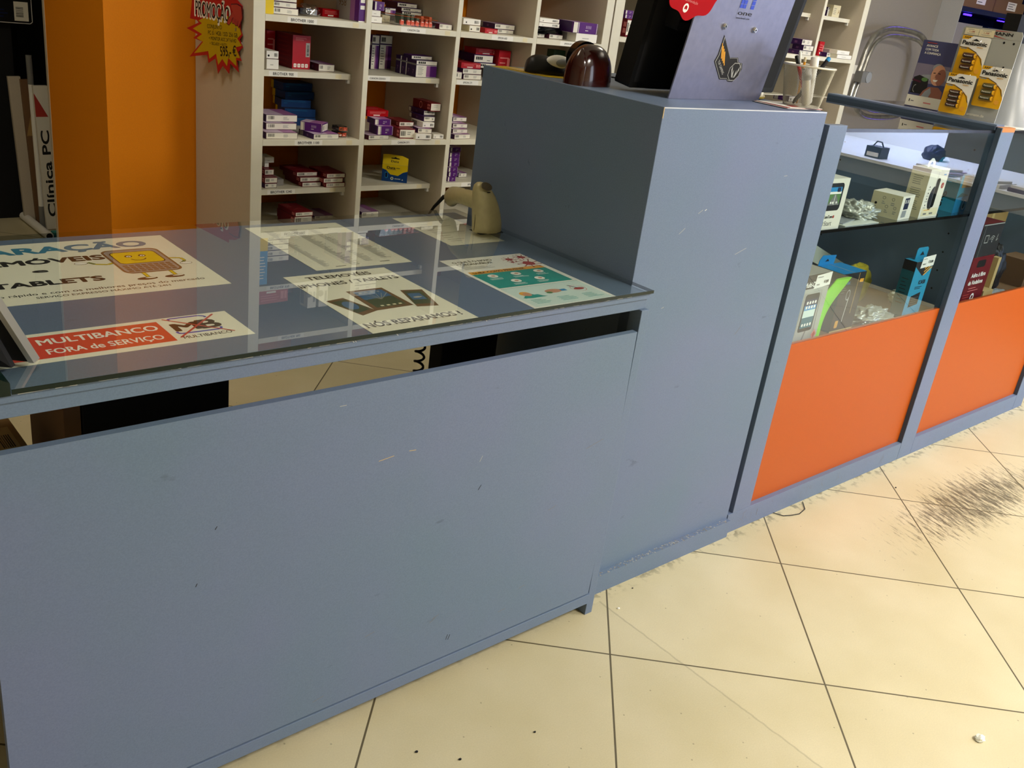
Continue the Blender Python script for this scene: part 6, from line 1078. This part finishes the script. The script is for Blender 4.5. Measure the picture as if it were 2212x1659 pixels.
m = MB(); m.tube([(-.1832, 3.402, .0), (-.184, 3.405, .10)], .013, 'grey_ink', 14); m.build('lower_end', t); m = MB(); m.tube([(-.188, 3.42, .63), (-.189, 3.423, .75)], .0125, 'grey_ink', 14); m.build('upper_end', t)
t = thing('paper_roll', 'white paper roll lying on the floor of the back room', 'paper roll', (0, 0, 0)); m = MB(); m.tube([(-.222, 3.56, .0182), (-.215, 3.20, .0182)], .018, 'paper_white', 20); m.build('roll', t); m = MB(); m.cyl((-.215, 3.2, .0182), (-.215, 3.197, .0182), .013, 'black', 16); m.build('hollow', t)
m = MB(); m.box((-.19, 3.225, .0), (-.105, 3.29, .012), 'cyan_dark'); m.box((-.185, 3.23, .012), (-.11, 3.28, .02), 'teal'); o = m.build('teal_packet'); tag(o, 'flat teal packet on the floor beside the white paper roll', 'packet')
# ---------------------------------------------------------------- display table on the customers' side, seen mirrored in the case glass
t = thing('display_table', 'white lit display table across the shop, mirrored in the case glass', 'table', (3.5, -1.1, 0))
m = MB(); m.box((0, -1.2, .645), (.95, 1.1, .660), 'white_plastic'); m.build('table_top', t)
m = MB(); m.box((.012, -1.2, .565), (.03, 1.1, .645), 'grey_ink'); m.build('apron', t)
m = MB(); m.box((.06, -1.19, 0), (.94, 1.09, .565), 'black_matte'); m.build('base', t)  # dark box added to keep the floor's reflection out of the case glass
m = MB(); m.box((.90, -1.2, .66), (.94, -.29, 1.5), 'white_plastic'); m.build('back_board', t)
m = MB(); m.box((.90, -.29, .66), (.94, 1.1, 1.6), 'scanner_dark'); m.build('side_board', t)
m = MB(); m.box((.35, -.9, 1.46), (.42, -.3, 1.48), 'led_cool'); m.build('strip_light', t); m = MB(); m.box((.38, -.9, 1.48), (.90, -.88, 1.49), 'white_plastic'); m.box((.38, -.32, 1.48), (.90, -.3, 1.49), 'white_plastic'); m.build('light_arm', t)
area('display_table_light', (3.90, -1.6, 1.44), .6, 60, (.42, .55, 1.0), (4.0, -1.5, .6))
t = thing('tool_box', 'small black carry box with a handle, mirrored in the case glass', 'box', (3.58, -1.40, .6604)); m = MB(); m.box((0, -.04, 0), (.09, .05, .06), 'navy'); Fr((0, .05, 0), (0, -1, 0), (0, 0, 1)).rect(m, .01, .008, .08, .03, 'box_white'); m.build('body', t); m = MB(); m.tube([(.045, -.025, .06), (.045, -.01, .085), (.045, .02, .085), (.045, .035, .06)], .004, 'navy', 8); m.build('handle', t)
bag('camera_bag', 'dark camera bag on the white display table, mirrored in the glass', (4.10, -1.30, .6604), (.065, .06, .055), 'navy', 61, .15, 0, False, group='goods mirrored in the case glass')
for k, (y, mt, lab) in enumerate(((-1.12, 'lilac', 'pale'), (-.86, 'box_white', 'white'), (-.62, 'wine', 'dark red'), (-.36, 'sky', 'blue'))):
    m = MB(); m.box((0, 0, 0), (.2, .2, .018), mt); m.X = Matrix.Rotation(.2, 4, 'Z'); m.box((.02, .0, .018), (.19, .16, .03), 'box_white'); o = m.build('magazine_stack'); o.location = (3.52, y, .6604); tag(o, lab + ' magazines on the white display table, mirrored in the case glass', 'magazines', 'goods mirrored in the case glass')
# ---------------------------------------------------------------- crumbs and litter on the floor
def crumb(label, x, y, s_, mt, seed, name='floor_crumb'):
    m_ = MB(); lump(m_, (0, 0, 0), (s_, s_ * .75, s_ * .6), mt, seed, .35, nu=12, nv=7, sharp=True); o_ = m_.build(name); o_.location = (x, y, .0002); tag(o_, label, 'litter', 'crumbs on the tiled floor')
crumb('torn white scrap with green on the floor, lower right', .401, -.724, .012, 'foil_white', 3, 'paper_scrap'); crumb('tiny white grain on the floor by the counter leg', .0655, -.0235, .0035, 'paper_white', 4)
for k, (x, y, s_, lab) in enumerate(((-.36, -.209, .0026, 'below the front panel'), (-.5751, -.128, .0032, 'near the bottom edge of the picture'), (-.520, -.185, .0030, 'right of the one near the bottom edge'), (1.30, -.05, .003, 'near the display case plinth'), (.155, .015, .002, 'in front of the tall cabinet'))): crumb('tiny dark crumb on the floor ' + lab, x, y, s_, 'ink', 9 + k)
m = MB(); m.tube([(.93, .048, .003), (.90, .02, .002), (.86, .012, .002), (.83, .018, .003), (.805, .03, .002), (.79, .0545, .003)], .0012, 'ink', 6); o = m.build('loose_wire'); tag(o, 'thin black wire loop sticking out under the first orange case', 'wire')
